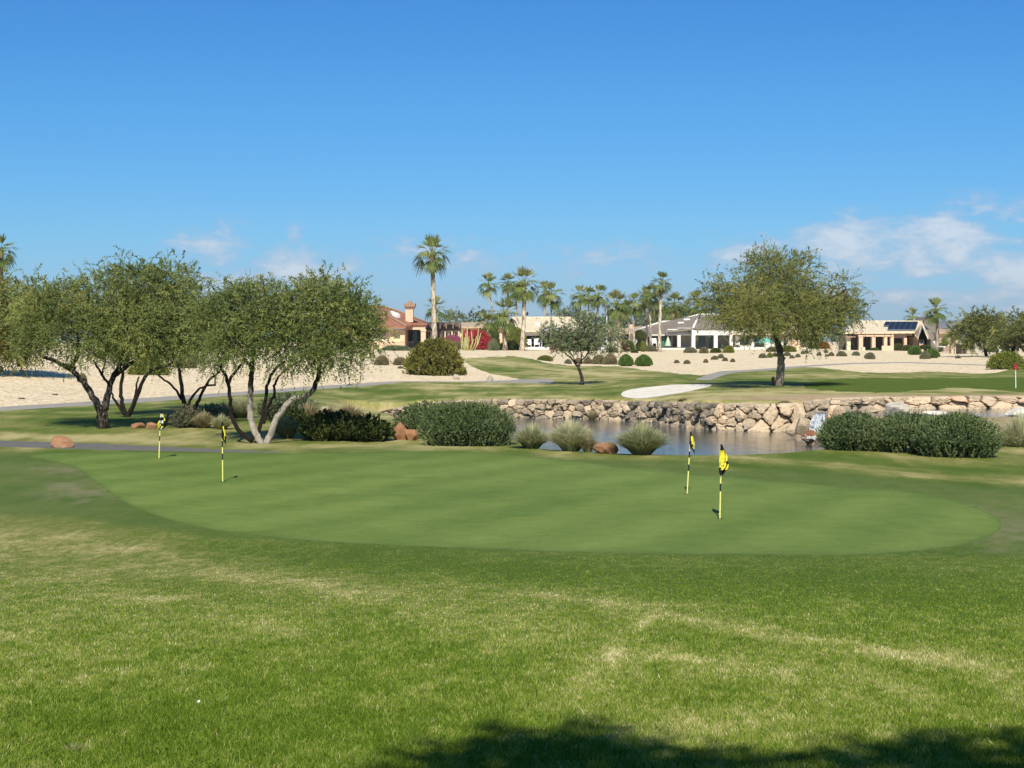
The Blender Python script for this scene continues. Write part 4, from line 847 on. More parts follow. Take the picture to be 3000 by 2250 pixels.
palm(1513, 858, 1514, 280, 28, 3, 'palm squeezed between the second slim palm and the thick one')
palm(1534, 838, 1529, 205, 46, 2, 'stout fan palm with brown dead fronds beside the beige patio', tr=.30, tone=.6)
palm(1596, 858, 1599, 290, 30, 1, 'left one of the pair of palms over the beige roof', group='pair of palms over the beige roof')
palm(1616, 872, 1613, 232, 38, 0, 'right one of the pair of palms, trunk crossing the beige roof', group='pair of palms over the beige roof')
palm(1698, 872, 1706, 290, 32, 3, 'first of the three palms behind the small grey green tree')
palm(1724, 868, 1724, 300, 26, 1, 'middle one of the three palms behind the small grey green tree')
palm(1752, 872, 1752, 285, 33, 0, 'last of the three palms behind the small grey green tree', tone=.6, tr=.22)
palm(1808, 898, 1818, 215, 40, 2, 'thick trunked palm with a heavy crown right of the thin pole', tr=.27, tone=.65)
palm(1806, 938, 1812, 240, 28, 3, 'low yellowish palm behind the thick trunked one', sk=False)
palm(1838, 908, 1843, 270, 28, 1, 'slim palm between the thick trunked palm and the straight slender one')
palm(1860, 896, 1860, 228, 32, 0, 'straight slender palm in front of the grey house, bare trunk down to a small shrub')
palm(1888, 880, 1895, 235, 32, 3, 'left one of the two crossing palms by the grey roof', group='crossing palms by the grey roof')
palm(1903, 868, 1906, 230, 32, 2, 'right one of the two crossing palms by the grey roof', group='crossing palms by the grey roof')
palm(1937, 832, 1932, 226, 31, 0, 'tall palm standing over the left end of the grey roof', tr=.24, tone=.65)
palm(1926, 890, 1938, 290, 34, 1, 'palm crown just below the tall one behind the grey roof')
palm(1976, 900, 1976, 290, 36, 2, 'palm with a short pale trunk behind the middle of the grey roof')
palm(2010, 908, 2012, 300, 30, 3, 'dark palm crown left of the grey roof peak', sk=False)
palm(2045, 895, 2040, 290, 38, 0, 'broad palm crown over the peak of the grey roof', sk=False)
palm(1478, 928, 1480, 205, 46, 2, 'short stocky palm beside the red bougainvillea', tr=.32, sk=False, tone=.35)
palm(1425, 955, 1432, 225, 36, 1, 'low green palm with arching leaves behind the red bougainvillea', sk=False)
palm(2742, 915, 2741, 205, 36, 0, 'fan palm with a reddish trunk right of the solar roof house', tr=.24, tone=.45)
palm(2672, 932, 2672, 320, 26, 1, 'palm top showing above the solar panel roof', sk=False)
palm(2792, 985, 2794, 215, 44, 0, 'feathery date palm beside the low beige patio', tr=.34, sk=False, date=True, tone=.4)
palm(2850, 1000, 2850, 200, 26, 3, 'small yellowish palm over the curved brown wall', sk=False, tone=.4)
palm(2, 742, -8, 130, 46, 0, 'fan palm at the left edge of the picture above the mesquites', tr=.22, tone=.2)
palm(8, 815, 6, 170, 26, 1, 'smaller palm below the one at the left edge')
palm(1003, 872, 1003, 180, 22, 3, 'bright palm tip poking out of the mesquite crown by the red roof', sk=False)

# ------------------------------------------------------------------ shrubs
def bush_mesh(kind, seed):
    """unit shrub: about 1 wide in each half axis, 1 high, base at z = 0"""
    mb = MB(); st = np.random.default_rng(seed)
    n = {'round': 900, 'loose': 1000, 'tuft': 520}[kind]
    u = randunit(n); u[:, 2] = np.abs(u[:, 2]); nn_ = fbm(u[:,0]*2+seed, u[:,1]*2+u[:,2], seed, 3); r_ = .80+.28*nn_
    pnt = u*r_[:, None]*(1 if kind != 'round' else 1); pnt[:, 2] = pnt[:, 2]*.92+.06
    d = nrm(u+rng.normal(0, .35 if kind == 'round' else .6, (n, 3))+[0, 0, .3])
    if kind == 'tuft': pnt = pnt*rng.uniform(.35, 1, (n, 1)); d = nrm(u+[0, 0, .9])
    sprays(mb, pnt-d*.06, d, .12 if kind == 'round' else .34, 6, .12, .034 if kind != 'round' else .045, 0, .5+.9*(nn_-.5)+rng.normal(0, .08, n), .7)
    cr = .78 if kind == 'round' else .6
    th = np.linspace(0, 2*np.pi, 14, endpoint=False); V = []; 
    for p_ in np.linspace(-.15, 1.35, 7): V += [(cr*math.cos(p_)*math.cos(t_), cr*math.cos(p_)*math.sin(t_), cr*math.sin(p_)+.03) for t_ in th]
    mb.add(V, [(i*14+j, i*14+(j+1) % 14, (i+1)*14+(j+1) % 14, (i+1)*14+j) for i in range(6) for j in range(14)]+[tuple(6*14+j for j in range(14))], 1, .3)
    return mb
BM = {}; MAT['brush'] = foliage('creosote_leaf', [(0, (.07, .065, .02)), (.5, (.17, .165, .035)), (1, (.30, .27, .07))])
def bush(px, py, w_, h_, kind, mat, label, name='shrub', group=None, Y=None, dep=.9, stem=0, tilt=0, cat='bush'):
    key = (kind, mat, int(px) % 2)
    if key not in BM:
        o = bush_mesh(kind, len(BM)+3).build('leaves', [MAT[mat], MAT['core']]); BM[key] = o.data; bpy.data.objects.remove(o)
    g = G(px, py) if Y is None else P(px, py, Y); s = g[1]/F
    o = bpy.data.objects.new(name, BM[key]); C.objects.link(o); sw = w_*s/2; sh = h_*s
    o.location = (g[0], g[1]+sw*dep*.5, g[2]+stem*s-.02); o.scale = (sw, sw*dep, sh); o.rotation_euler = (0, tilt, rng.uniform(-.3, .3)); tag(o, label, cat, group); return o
B = bush
# clipped and desert shrubs on the gravel (centre px, base py, width, height)
B(1597,1057,46,16,'round','ygreen','flat yellow green mound cut off by the edge of the fairway grass')
B(1794,1033,36,17,'round','ygreen','low bright yellow green dome left of the thick trunked palm')
B(1664,1066,22,14,'round','greyb','small grey shrub left of the stems of the grey green tree')
B(1694,1066,26,17,'round','brown','olive shrub hidden behind the stems of the grey green tree')
B(1722,1066,28,18,'round','brown','brownish round shrub right of the tree stems')
B(1755,1067,42,27,'round','brown','left one of the two merged brown shrubs',group='two merged brown shrubs')
B(1788,1068,42,29,'round','brown','right one of the two merged brown shrubs',group='two merged brown shrubs')
B(1835,1073,44,32,'round','clip','left one of the two clipped bright green balls on the gravel',group='two clipped green balls',stem=3)
B(1887,1073,50,31,'round','clip','right one of the two clipped bright green balls on the gravel',group='two clipped green balls',stem=3)
B(1859,1034,22,10,'round','dark','tiny dark shrub at the foot of the straight slender palm')
B(1907,1030,32,16,'loose','greyb','grey tufted shrub at the left end of the grey house patio wall')
B(2023,1034,34,15,'loose','greyb','ragged grey shrub in front of the corner column of the grey house')
B(2063,1035,28,18,'round','brown','reddish brown dome between the columns of the grey house')
B(2098,1034,32,15,'round','dark','dark olive mound at the right column of the grey house')
B(2136,1034,34,22,'round','ygreen','olive dome right of the grey house porch')
B(1983,1064,17,10,'round','brown','tiny brown shrub, left one of the lowest two below the grey house',group='lowest small shrubs below the grey house')
B(2013,1066,21,12,'round','greyb','grey green shrub, right one of the lowest two below the grey house',group='lowest small shrubs below the grey house')
B(2068,1063,15,11,'round','brown','small brown ball alone below the porch columns')
B(2094,1054,22,12,'round','greyb','grey shrub at the left of the small cluster below the porch')
B(2112,1050,20,13,'round','greyb','highest grey shrub of the cluster below the porch')
B(2125,1058,17,11,'round','brown','lowest brown shrub of the cluster below the porch')
B(2147,1061,15,11,'round','brown','brown ball at the right of the cluster below the porch')
B(2235,1049,24,14,'round','greyb','grey shrub left of the lone mesquite trunk on the slope')
B(2256,1048,18,15,'round','ygreen','yellowish shrub squeezed between two grey ones beside the mesquite trunk')
B(2270,1045,16,12,'round','greyb','grey shrub touching the left side of the mesquite trunk')
B(2262,1031,34,14,'round','brown','brown low hedge left of the mesquite trunk by the white wall')
B(2310,1031,52,18,'round','ygreen','long yellow green mound right of the mesquite trunk')
B(2307,1043,22,12,'round','greyb','grey shrub right of the mesquite trunk')
B(2321,1050,16,10,'round','greyb','low grey ball below the yellow green mound')
B(2338,1047,16,11,'round','greyb','small grey ball right of the low one, below the yellow green mound')
B(2353,1038,14,11,'tuft','olive','left one of the two pale agaves above the slope',group='two pale agaves',name='agave',cat='agave')
B(2365,1036,12,10,'tuft','olive','right one of the two pale agaves above the slope',group='two pale agaves',name='agave',cat='agave')
B(2345,1021,36,14,'round','dark','green shrub against the pink wall behind the mesquite')
B(2412,1022,38,18,'loose','orange','rust orange flowering shrub right of the mesquite crown')
B(2384,1022,26,16,'loose','dark','dark green shrub left of the rust orange one')
B(2421,1034,14,10,'tuft','olive','small blue green agave below the orange shrub',name='agave',cat='agave')
B(2400,1042,15,10,'round','brown','small brown dome, leftmost of the row below the orange shrub')
B(2423,1045,13,7,'round','brown','tiny brown dome below the small agave')
B(2436,1043,18,11,'round','brown','brown dome right of the small agave')
B(2467,1044,27,13,'loose','greyb','wide ragged grey shrub below the left pillar of the tan house')
B(2509,1042,24,13,'round','olive','green shrub under the second pillar of the tan house')
B(2548,1052,32,20,'round','greyb','large tilted grey shrub on the slope below the tan house pergola',tilt=.35)
B(2563,1027,28,9,'round','clip','flat green shrub between pillars of the tan house')
B(2634,1024,32,18,'round','dark','green shrub below the solar roof patio opening',Y=238)
B(2658,1026,28,15,'round','dark','rounded green shrub left of the tan gable house corner',Y=236)
B(2682,1040,40,23,'round','clip','left dark green clipped shrub below the gable',stem=3)
B(2712,1052,28,20,'loose','greyb','thin grey twiggy shrub between the two clipped shrubs below the gable')
B(2731,1049,48,24,'round','clip','right dark green clipped shrub below the gable',stem=3)
B(2712,1022,40,12,'round','dark','square green hedge at the foot of the gable wall',Y=232)
B(2752,1030,16,9,'round','clip','small dark hedge under the white lounge chair',Y=222)
B(2808,1050,16,9,'round','greyb','small grey ball alone on the right gravel slope')
B(2955,1082,96,42,'loose','ygreen','wide yellow green bush beside the red flag at far right',stem=3,dep=.7)
B(2905,1030,34,16,'round','clip','bright green round bush under the far right trees',Y=190)
B(2922,1079,14,5,'loose','brown','tiny dry tuft left of the wide bush at far right')
B(2770,1012,22,22,'tuft','ygreen','yellow leafy plant on the low beige patio',Y=222)
B(1270,1100,146,94,'loose','brush','big dark olive bush on the gravel in front of the tallest palm',dep=.8)
B(430,1098,100,42,'loose','ygreen','dark yellow green bush on the gravel behind the second mesquite')
B(240,1120,24,22,'loose','brown','dry brown shrub on the gravel behind the forked trunk')
B(372,1072,22,16,'loose','brown','dry brown tuft high on the left gravel slope')
B(198,1083,22,16,'loose','brown','dry brown tuft partly hidden by the left mesquite crown')
B(1118,1070,38,24,'loose','brown','brown shrub at the foot of the mesquite crown near the red roof house')
B(1172,1070,36,20,'loose','brown','dry brown shrub left of the big dark bush')
B(1172,1080,14,7,'loose','greyb','tiny tuft below the dry brown shrub')
B(1355,1098,22,20,'loose','brown','brown twiggy shrub at the right foot of the big dark bush')
B(540,1078,60,24,'loose','brown','brown shrub row behind the slender mesquite')
B(2,1090,14,18,'round','greyb','grey shrub at the left edge on the gravel')
B(1160,1035,90,20,'loose','olive','grey green hedge below the railing of the red roof house',Y=190)
# flowering shrubs and house planting
for (px, py, w_, h_, lab) in [(1398,1026,84,50,'large red bougainvillea mound behind the cactus'), (1366,1016,30,40,'red bougainvillea behind the left stems of the cactus'), (1325,1020,58,32,'dull pink bougainvillea between the pergola and the cactus')]:
    B(px, py, w_, h_, 'loose', 'red' if 'red' in lab else 'pink', lab, name='bougainvillea', Y=212, cat='bush')
B(1335,1028,40,22,'loose','brown','dark twiggy shrub under the pink bougainvillea',Y=208)
B(1492,1026,60,22,'loose','dark','mixed green shrub between the stocky palm and the stout palm',Y=210)
B(1512,1018,56,50,'loose','ygreen','tall green hedge behind the stocky palm',Y=230)
B(1436,1016,50,58,'loose','dark','tall dark green hedge right of the red bougainvillea',Y=232)
B(1446,1030,34,34,'tuft','olive','blue green yucca at the right of the red bougainvillea',name='yucca',cat='yucca',Y=204)
B(1630,1030,34,34,'loose','pink','reddish shrub beside the beige patio',Y=228)
B(1658,1032,36,26,'loose','dark','dark shrub behind the left of the grey green tree',Y=222)
B(1712,1032,70,26,'loose','dark','wide dark shrub row behind the grey green tree',Y=225)
B(1840,1028,40,30,'round','dark','green and red dome between the slim palms',Y=225)
B(1826,1024,18,26,'loose','red','red shrub at the foot of the thick trunked palm',Y=222)
B(1878,1026,34,26,'round','dark','dark green dome left of the crossing palms',Y=232)
B(1875,992,34,22,'loose','dark','dark shrub in the shade left of the grey house',Y=262)
B(1884,1030,16,30,'tuft','ygreen','yellow spiky plant between the crossing palms',name='yucca',cat='yucca',Y=224)
for i, px in enumerate((1470, 1502)): pass
# columnar cactus
root = thing('cactus', 'tall many stemmed yellow green cactus in front of the red bougainvillea', 'cactus', P(1370, 1034, 200))
for (b0_, mid_, top_, r_) in [((1372,1034),(1368,1010),(1369,958),.17), ((1366,1034),(1356,1012),(1354,966),.14), ((1376,1034),(1384,1005),(1381,970),.14), ((1380,1033),(1392,1008),(1396,985),.13), ((1362,1034),(1352,1020),(1351,990),.12),
     ((1382,1034),(1398,1010),(1402,960),.13), ((1370,1034),(1372,1015),(1374,985),.15), ((1374,1034),(1379,1015),(1389,992),.12), ((1385,1035),(1401,1005),(1409,975),.12), ((1364,1034),(1360,1018),(1361,988),.12), ((1367,1034),(1364,1012),(1364,975),.13)]:
    mb = MB(); Yc = 200+rng.uniform(-.5, .5); mb.tube([P(*b0_, Yc), P(*mid_, Yc), P((mid_[0]+top_[0])/2, (mid_[1]+top_[1])/2, Yc), P(*top_, Yc)], np.array([r_*.8, r_, r_, r_*.45])*.62, 9, 0, .5); mb.build('stem', MAT['cact'] if 'cact' in MAT else MAT.setdefault('cact', plain('cactus_skin', (.42, .40, .16), .7, .15, 3)), root, smooth=True)

# near shrubs at the pond bank: upright leafy wands
def wand_shrub(name, px0, px1, pyt, pyb, Y, label, mat='ranger', n=900, k=20, ll=.045, lw=.013, lean=.5, group=None, dep=.7, Lf=.40, tone=.55):
    s = Y/F; g = P((px0+px1)/2, pyb, Y); rx = (px1-px0)*s/2; H = (pyb-pyt)*s; ry = dep
    root = thing(name, label, 'bush', g, group); mb = MB()
    u = randunit(n); u[:, 2] = np.abs(u[:, 2])*1.0; q = rng.uniform(.70, 1.0, n)
    nn_ = fbm(u[:,0]*2.2+px0, u[:,1]*2+u[:,2]*2, int(px0), 3)
    st = np.stack([g[0]+np.sign(u[:,0])*np.abs(u[:,0])**.8*rx*.92*q, g[1]+ry+u[:,1]*ry*q, g[2]+.03+(u[:,2]**.62)*H*.84*q], 1); st = st*1.0
    st += rng.normal(0, .03, st.shape); d = nrm(np.stack([u[:,0]*lean, u[:,1]*lean, .55+.5*u[:,2]], 1)+rng.normal(0, .13, (n, 3)))
    sprays(mb, st-d*Lf*.5, d, rng.uniform(.7, 1.25, n)*Lf, k, ll, lw, .04, tone+(nn_-.5)*.9+rng.normal(0, .14, n), .55)
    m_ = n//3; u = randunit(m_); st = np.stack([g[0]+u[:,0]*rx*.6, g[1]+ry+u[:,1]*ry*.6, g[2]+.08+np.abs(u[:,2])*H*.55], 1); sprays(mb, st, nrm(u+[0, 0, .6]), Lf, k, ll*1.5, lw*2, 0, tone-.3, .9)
    mb.build('leaves', MAT[mat], root); tb = MB()
    for i in range(14): a = rng.uniform(-1, 1); tb.tube([g+[a*rx*.4, ry, -.05], g+[a*rx*.6, ry*rng.uniform(.4, 1.6), H*.4], g+[a*rx*.85, ry*rng.uniform(.3, 1.7), H*.75]], [.02, .014, .006], 5, 0, .2)
    tb.build('stem', MAT['bark'], root); return root
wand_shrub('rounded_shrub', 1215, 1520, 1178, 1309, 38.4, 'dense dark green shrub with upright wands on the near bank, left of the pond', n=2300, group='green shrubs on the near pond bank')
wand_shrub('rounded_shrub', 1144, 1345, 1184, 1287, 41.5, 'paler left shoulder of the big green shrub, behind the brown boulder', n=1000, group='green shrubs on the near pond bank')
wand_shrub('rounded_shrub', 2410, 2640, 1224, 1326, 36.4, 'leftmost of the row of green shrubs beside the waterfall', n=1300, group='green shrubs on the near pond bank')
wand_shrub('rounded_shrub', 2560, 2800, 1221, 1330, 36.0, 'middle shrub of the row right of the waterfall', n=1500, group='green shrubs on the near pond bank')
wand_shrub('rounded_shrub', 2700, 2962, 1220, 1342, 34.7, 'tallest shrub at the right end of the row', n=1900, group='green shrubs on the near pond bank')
wand_shrub('leafy_shrub', 872, 1060, 1232, 1294, 40.4, 'glossy dark leafy bush in the shade right of the leaning trunk', mat='dark', n=800, k=14, ll=.07, lw=.028, lean=.8, tone=.5)
wand_shrub('leafy_shrub', 1010, 1130, 1254, 1296, 40.1, 'darker low leafy bush left of the big brown boulder', mat='dark', n=450, k=14, ll=.07, lw=.028, lean=.8, tone=.2)
wand_shrub('leafy_shrub', 745, 925, 1168, 1232, 51.2, 'grey green shrub behind the white barked limbs', mat='olive', n=600, k=12, ll=.09, lw=.022, lean=.8, tone=.2)
wand_shrub('leafy_shrub', 800, 880, 1220, 1262, 45.3, 'dark sprawling shrub under the leaning limb', mat='dark', n=200, k=12, ll=.08, lw=.025, lean=.8, tone=.3)
wand_shrub('leafy_shrub', 590, 640, 1215, 1240, 49.5, 'small dark grey shrub left of the second flag', mat='greyb', n=150, k=10, ll=.07, lw=.02, tone=.3)
wand_shrub('leafy_shrub', 505, 545, 1222, 1256, 46.4, 'grey twiggy shrub right of the checkered flag', mat='greyb', n=160, k=10, ll=.07, lw=.015, tone=.2)
def fountain(px, py, w_, h_, mat, label, n=700, Y=None, tone=.5, group='ornamental grasses'):
    n = int(n*2.2); w_ *= 1.12; h_ *= 1.12
    g = G(px, py) if Y is None else P(px, py, Y); s = g[1]/F; rx = w_*s/2; H = h_*s
    a = rng.uniform(0, 2*np.pi, n); q = rng.random(n)**.6; L_ = H*rng.uniform(.6, 1.15, n); out_ = q*rx*1.05
    b_ = g+np.stack([np.cos(a)*.30*rx*q, np.sin(a)*.30*rx*q, 0*a-.03], 1)
    dxy = np.stack([np.cos(a), np.sin(a)], 1); t = np.array([0, .35, .65, .85, 1.0]); wv = .0024*g[1]/40*np.array([1, 1.2, 1, .7, .2])*(2.0)
    sd_ = np.stack([-np.sin(a+rng.normal(0, .8, n)), np.cos(a), 0*a], 1); R0 = []; 
    for tt, w0 in zip(t, wv):
        z = L_*1.1*(tt-.55*q*tt**2.4); pt = b_+np.stack([dxy[:,0]*out_*tt**1.4, dxy[:,1]*out_*tt**1.4, z], 1); R0.append(pt-sd_*w0); R0.append(pt+sd_*w0)
    V = np.stack(R0, 1).reshape(-1, 3); base = np.arange(n)[:, None]*10
    Fq = np.concatenate([base+np.array([2*i, 2*i+1, 2*i+3, 2*i+2]) for i in range(4)])
    tn = np.clip(tone+rng.normal(0, .22, n), 0, 1)[:, None]+np.repeat(np.array([-.35, -.15, .05, .2, .32]), 2)[None]
    mb = MB(); mb.add(V, Fq, 0, np.clip(tn, 0, 1).ravel()); o = mb.build('ornamental_grass', MAT[mat]); return tag(o, label, 'grass clump', group)
fountain(1558,1313,110,66,'grassG','green grass clump touching the right side of the big round shrub',900)
fountain(1672,1320,130,82,'grassG','tall pale fountain grass left of the salmon boulder',1200,tone=.7)
fountain(1722,1322,60,48,'grassT','straw coloured dead grass against the salmon boulder',400,tone=.7)
fountain(1880,1331,150,82,'grassG','large round green fountain grass right of the salmon boulder',1700,tone=.45)
fountain(2990,1338,120,110,'grassG','yellow green grass clump at the right edge beside the shrubs',1300,tone=.55,Y=39.5)
fountain(552,1250,80,56,'grassT','pale tufted grass just right of the checkered flag',800,tone=.62)
fountain(598,1254,70,44,'grassT','pale dry grass between the two left flags',700,tone=.5)
fountain(650,1258,60,40,'grassG','dull green dry tuft right of the second flag pole',500,tone=.55)
fountain(705,1224,90,56,'grassG','yellow green tall grass behind the left stems of the multi stemmed mesquite',800,tone=.55)
fountain(655,1226,60,44,'grassG','grey green tuft left of the yellow green tall grass',500,tone=.25)
fountain(905,1244,90,60,'grassT','tall straw grass right of the leaning limb',700,tone=.45)
fountain(960,1240,90,48,'grassT','straw grass behind the shaded leafy bush',700,tone=.5)
fountain(1020,1232,90,44,'grassT','dry grass at the end of the pond left of the stone wall',700,tone=.4)
fountain(840,1284,90,60,'grassG','dim grass clump in the shade of the leaning limb',500,tone=.2)
fountain(1735,1236,26,34,'grassT','dry tuft growing out of the stone wall',200,tone=.4,Y=73)
fountain(2300,1185,40,14,'grassT','dry tuft on top of the stone wall near the waterfall',200,tone=.6,Y=64)
fountain(2000,1180,30,16,'grassT','brown dry tuft on top of the dark part of the stone wall',200,tone=.2,Y=67.5)
fountain(2046,1206,18,20,'grassG','green sprig in a crack of the dark stones',120,tone=.3,Y=65.3)
# ------------------------------------------------------------------ flagsticks on the putting green
def pt_at(a, b, Y): return P(a, b, Y)
def flagstick(base, top, rows, chars, label, group='practice flagsticks', bands=None, emblem=None, r=.0115):
    Y = EYE*F/(base[1]-HOR); g = P(base[0], base[1], Y); t_ = P(top[0], top[1], Y)
    root = thing('golf_flag', label, 'golf flag', g, group); mb = MB()
    bands = bands or [(0, .37, 0), (.37, .475, 1), (.475, .585, 0), (.585, .69, 1), (.69, .80, 0), (.80, 1.0, 1)]
    for a, b, m_ in bands: mb.tube([g+(t_-g)*a, g+(t_-g)*b], r, 10, m_, .6)
    mb.tube([t_-(t_-g)*.012, t_+(t_-g)*.004], r*1.5, 8, 1, .5); mb.build('pole', [MAT['py'], MAT['fk']], root, smooth=False)
    cb = MB(); cb.tube([g-[0, 0, .01], g+[0, 0, .004]], .054, 18, 0, .5); cb.build('cup', MAT['fk'], root)
    nc = len(chars[0]); fb = MB(); py_ = np.array([q[0] for q in rows], float); sub = 3
    yy_ = np.concatenate([np.linspace(a, b, sub, endpoint=False) for a, b in zip(py_[:-1], py_[1:])]+[[py_[-1]]])
    xl = np.interp(yy_, py_, [q[1] for q in rows]); xr = np.interp(yy_, py_, [q[2] for q in rows]); nC = nc*2
    V = []
    for i, (y_, a, b) in enumerate(zip(yy_, xl, xr)):
        for j in range(nC+1):
            u = j/nC; dpt = -.025+.05*math.sin(u*9+i*.35)*min(1, (b-a)/10)
            V.append(P(a+(b-a)*u, y_, Y)+np.array([0, dpt, 0]))
    Fc = []; Mi = []
    for i in range(len(yy_)-1):
        for j in range(nC):
            Fc.append((i*(nC+1)+j, i*(nC+1)+j+1, (i+1)*(nC+1)+j+1, (i+1)*(nC+1)+j)); Mi.append({'K': 0, 'Y': 1, 'W': 2}[chars[min(i//sub, len(chars)-1)][j//2]])
    fb.add(V, Fc, np.array(Mi), .7); fb.build('flag', [MAT['fk'], MAT['fy'], MAT['pw']], root, smooth=True)
    if emblem:
        eb = MB()
        for st in emblem: eb.tube([P(a, b, Y)-np.array([0, .09, 0]) for a, b in st], .0035, 5, 0, .5)
        eb.build('emblem', plain('emblem_ink', (.10, .07, .01), .8), root)
c_arc = [(2118+6*math.cos(a)-3, 1358+5.5*math.sin(a)) for a in np.linspace(.5, 5.6, 12)]
flagstick((2109, 1519.5), (2113.5, 1303), [(1302,2111.5,2115.5),(1319,2110,2121),(1328,2108.5,2125),(1337,2107,2131),(1350,2105.5,2133),(1360,2105,2136),(1370,2106,2133),(1376,2106.5,2127),(1385,2107,2120),(1393,2110,2116)],
  ['KKKKKK', 'YYKYYY', 'YYYYYY', 'YYYYYY', 'YYYYKK', 'YYYYKY', 'KYYKYY', 'KKKKKK', 'KKWWKK'], 'nearest flagstick, with a big yellow flag edged in black', emblem=[c_arc, [(2113,1350),(2118,1345),(2124,1341)], [(2118,1352),(2124,1348)], [(2120,1341),(2123,1346)], [(2112,1366),(2115,1363),(2117,1366)], [(2125,1358),(2127,1360)]])
flagstick((2013, 1446), (2023.5, 1266), [(1265,2022,2024.5),(1277,2021.5,2029),(1291,2020.5,2032),(1302,2020.3,2034),(1308,2020,2035),(1316,2026,2035.3),(1322,2031,2035),(1328,2033,2034.5)],
  ['KKKK', 'KYYY', 'KKYY', 'KKKY', 'KKYY', 'KKKK', 'KKKK'], 'flagstick behind and left of the nearest one, flag half folded')
flagstick((465.7, 1343.5), (470.6, 1204), [(1204,469.5,473),(1212,468.5,479),(1222,468,483),(1232,467,486),(1240,464,488.5),(1248,463,486),(1254,466,482),(1259,469,477)],
  ['KKKKK', 'KWWYK', 'KKKKY', 'YWWKK', 'YKKKK', 'YKYYK', 'KKWWK'], 'leftmost flagstick, with a black and yellow checkered flag', r=.012)
flagstick((652.5, 1411.3), (651, 1238), [(1238,650,653),(1248,649,656.5),(1258,649,659),(1268,649.5,661),(1278,650.5,662.5),(1287,653.5,662),(1294,658,662.5),(1304,663,664)],
  ['KKKK', 'KKYY', 'KKYY', 'KKKY', 'KKYK', 'KKKK', 'KKKK'], 'second flagstick from the left, flag with a long dark tail')
g = G(2976, 1137); Yp = g[1]; root = thing('golf_flag', 'small red flag on a white pole at the far right green', 'golf flag', g)
mb = MB(); mb.tube([g, P(2975, 1066, Yp)], .022, 8, 0, .5); mb.build('pole', MAT['pw'], root)
mb = MB(); V = []
for i, (y_, a, b) in enumerate([(1065, 2974, 2977), (1069, 2971, 2980), (1074, 2970, 2981), (1079, 2971, 2982), (1082, 2974, 2982), (1085, 2978, 2982)]):
    for j in range(5): V.append(P(a+(b-a)*j/4, y_, Yp-.03)+np.array([0, .03*math.sin(j*2+i), 0]))
mb.add(V, [(i*5+j, i*5+j+1, (i+1)*5+j+1, (i+1)*5+j) for i in range(5) for j in range(4)]); mb.build('flag', MAT['fr'], root, smooth=True)
# sprinkler head lids on the gravel, a golf ball and a loose tuft in the grass
for (px, py, lab) in [(63, 1169, 'dark flat disc on the gravel, nearest the left edge'), (161, 1157, 'dark flat disc on the gravel below the left mesquite crown')]:
    g = G(px, py); mb = MB(); mb.tube([g-[0, 0, .05], g+[0, 0, .05]], .14, 16, 0, .5); tag(mb.build('sprinkler_lid', MAT['metal']), lab, 'lid', 'sprinkler lids')
g = G(583, 2064); mb = MB(); V, Q = rockmesh((.009, .009, .009), seed=2, cuts=0); mb.add(V+g+[0, 0, .012], Q); tag(mb.build('white_pebble', MAT['wplast'], smooth=True), 'tiny white pebble lying in the foreground grass', 'pebble')
fountain(212, 2205, 100, 42, 'grassT', 'clump of loose dry grass in the bottom left foreground', 90, tone=.75, group=None)

# ------------------------------------------------------------------ houses
def hb(mb, Y, x0, x1, yt, yb, d=.3, mat=0):
    mb.box(XX(x0, Y), XX(x1, Y), Y, Y+d, ZZ(yb, Y), ZZ(yt, Y), mat)
def part(root, name, mat, boxes, kind=None):
    mb = MB()
    for b in boxes: hb(mb, *b)
    return mb.build(name, MAT[mat] if isinstance(mat, str) else mat, root)
def poly3(root, name, mat, faces, thick=.25):
    mb = MB()
    for f_ in faces:
        V = np.array([P(*v) for v in f_]); n = len(V); lo = V-[0, 0, thick]
        mb.add(np.concatenate([V, lo]), [tuple(range(n)), tuple(range(2*n-1, n-1, -1))]+[(i, (i+1) % n, n+(i+1) % n, n+i) for i in range(n)])
    return mb.build(name, MAT[mat], root)
def caps(root, lines, r=.16, mat='white', name='ridge_cap'):
    mb = MB()
    for l_ in lines: mb.tube([P(*v)+np.array([0, 0, .08]) for v in l_], r, 7)
    return mb.build(name, MAT[mat], root, smooth=True)
# red roofed house
r = thing('house', 'peach house with a red tiled hip roof and tall chimney, left of the tallest palm', 'house', P(1150, 1022, 222), 'houses beyond the course')
part(r, 'wall', 'stucco', [(218, 1000, 1154, 964, 1034, 12), (218, 1176, 1184, 964, 1034, 12), (218.1, 1154, 1176, 964, 968, 12), (218.1, 1154, 1176, 1003, 1034, 12), (221, 1188, 1246, 949, 966, 1.2), (217.7, 1172, 1186, 966, 1034, .5)])
part(r, 'window_shade', 'shade', [(218.3, 1154, 1176, 967.5, 1003.5, .3)]); part(r, 'column', 'stucco', [(220.8, 1233, 1247, 970, 1030, 1.6), (220.7, 1231.5, 1248.5, 965, 971, 1.9)])
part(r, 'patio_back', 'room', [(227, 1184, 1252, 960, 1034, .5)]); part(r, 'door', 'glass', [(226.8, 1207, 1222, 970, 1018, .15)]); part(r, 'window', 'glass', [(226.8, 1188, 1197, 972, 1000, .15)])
poly3(r, 'roof', 'rred', [[(960,957,216.6),(1190,957,216.6),(1085,897,228),(960,893,228)], [(1190,957,216.7),(1252,947.5,231),(1180,918,230.5),(1140,904.5,230),(1085,897,228)], [(1187,947,220.6),(1250,947,220.6),(1252,946,231),(1190,946,226)]])
part(r, 'fascia', 'fascia', [(216.8, 1000, 1188, 958, 962.5, .4)]); caps(r, [[(1190,956,216.6),(1085,896.5,228)], [(960,892,228),(1085,896.5,228),(1140,904,230),(1180,917.5,230.5),(1250,946.5,231)]], .14, 'fascia')
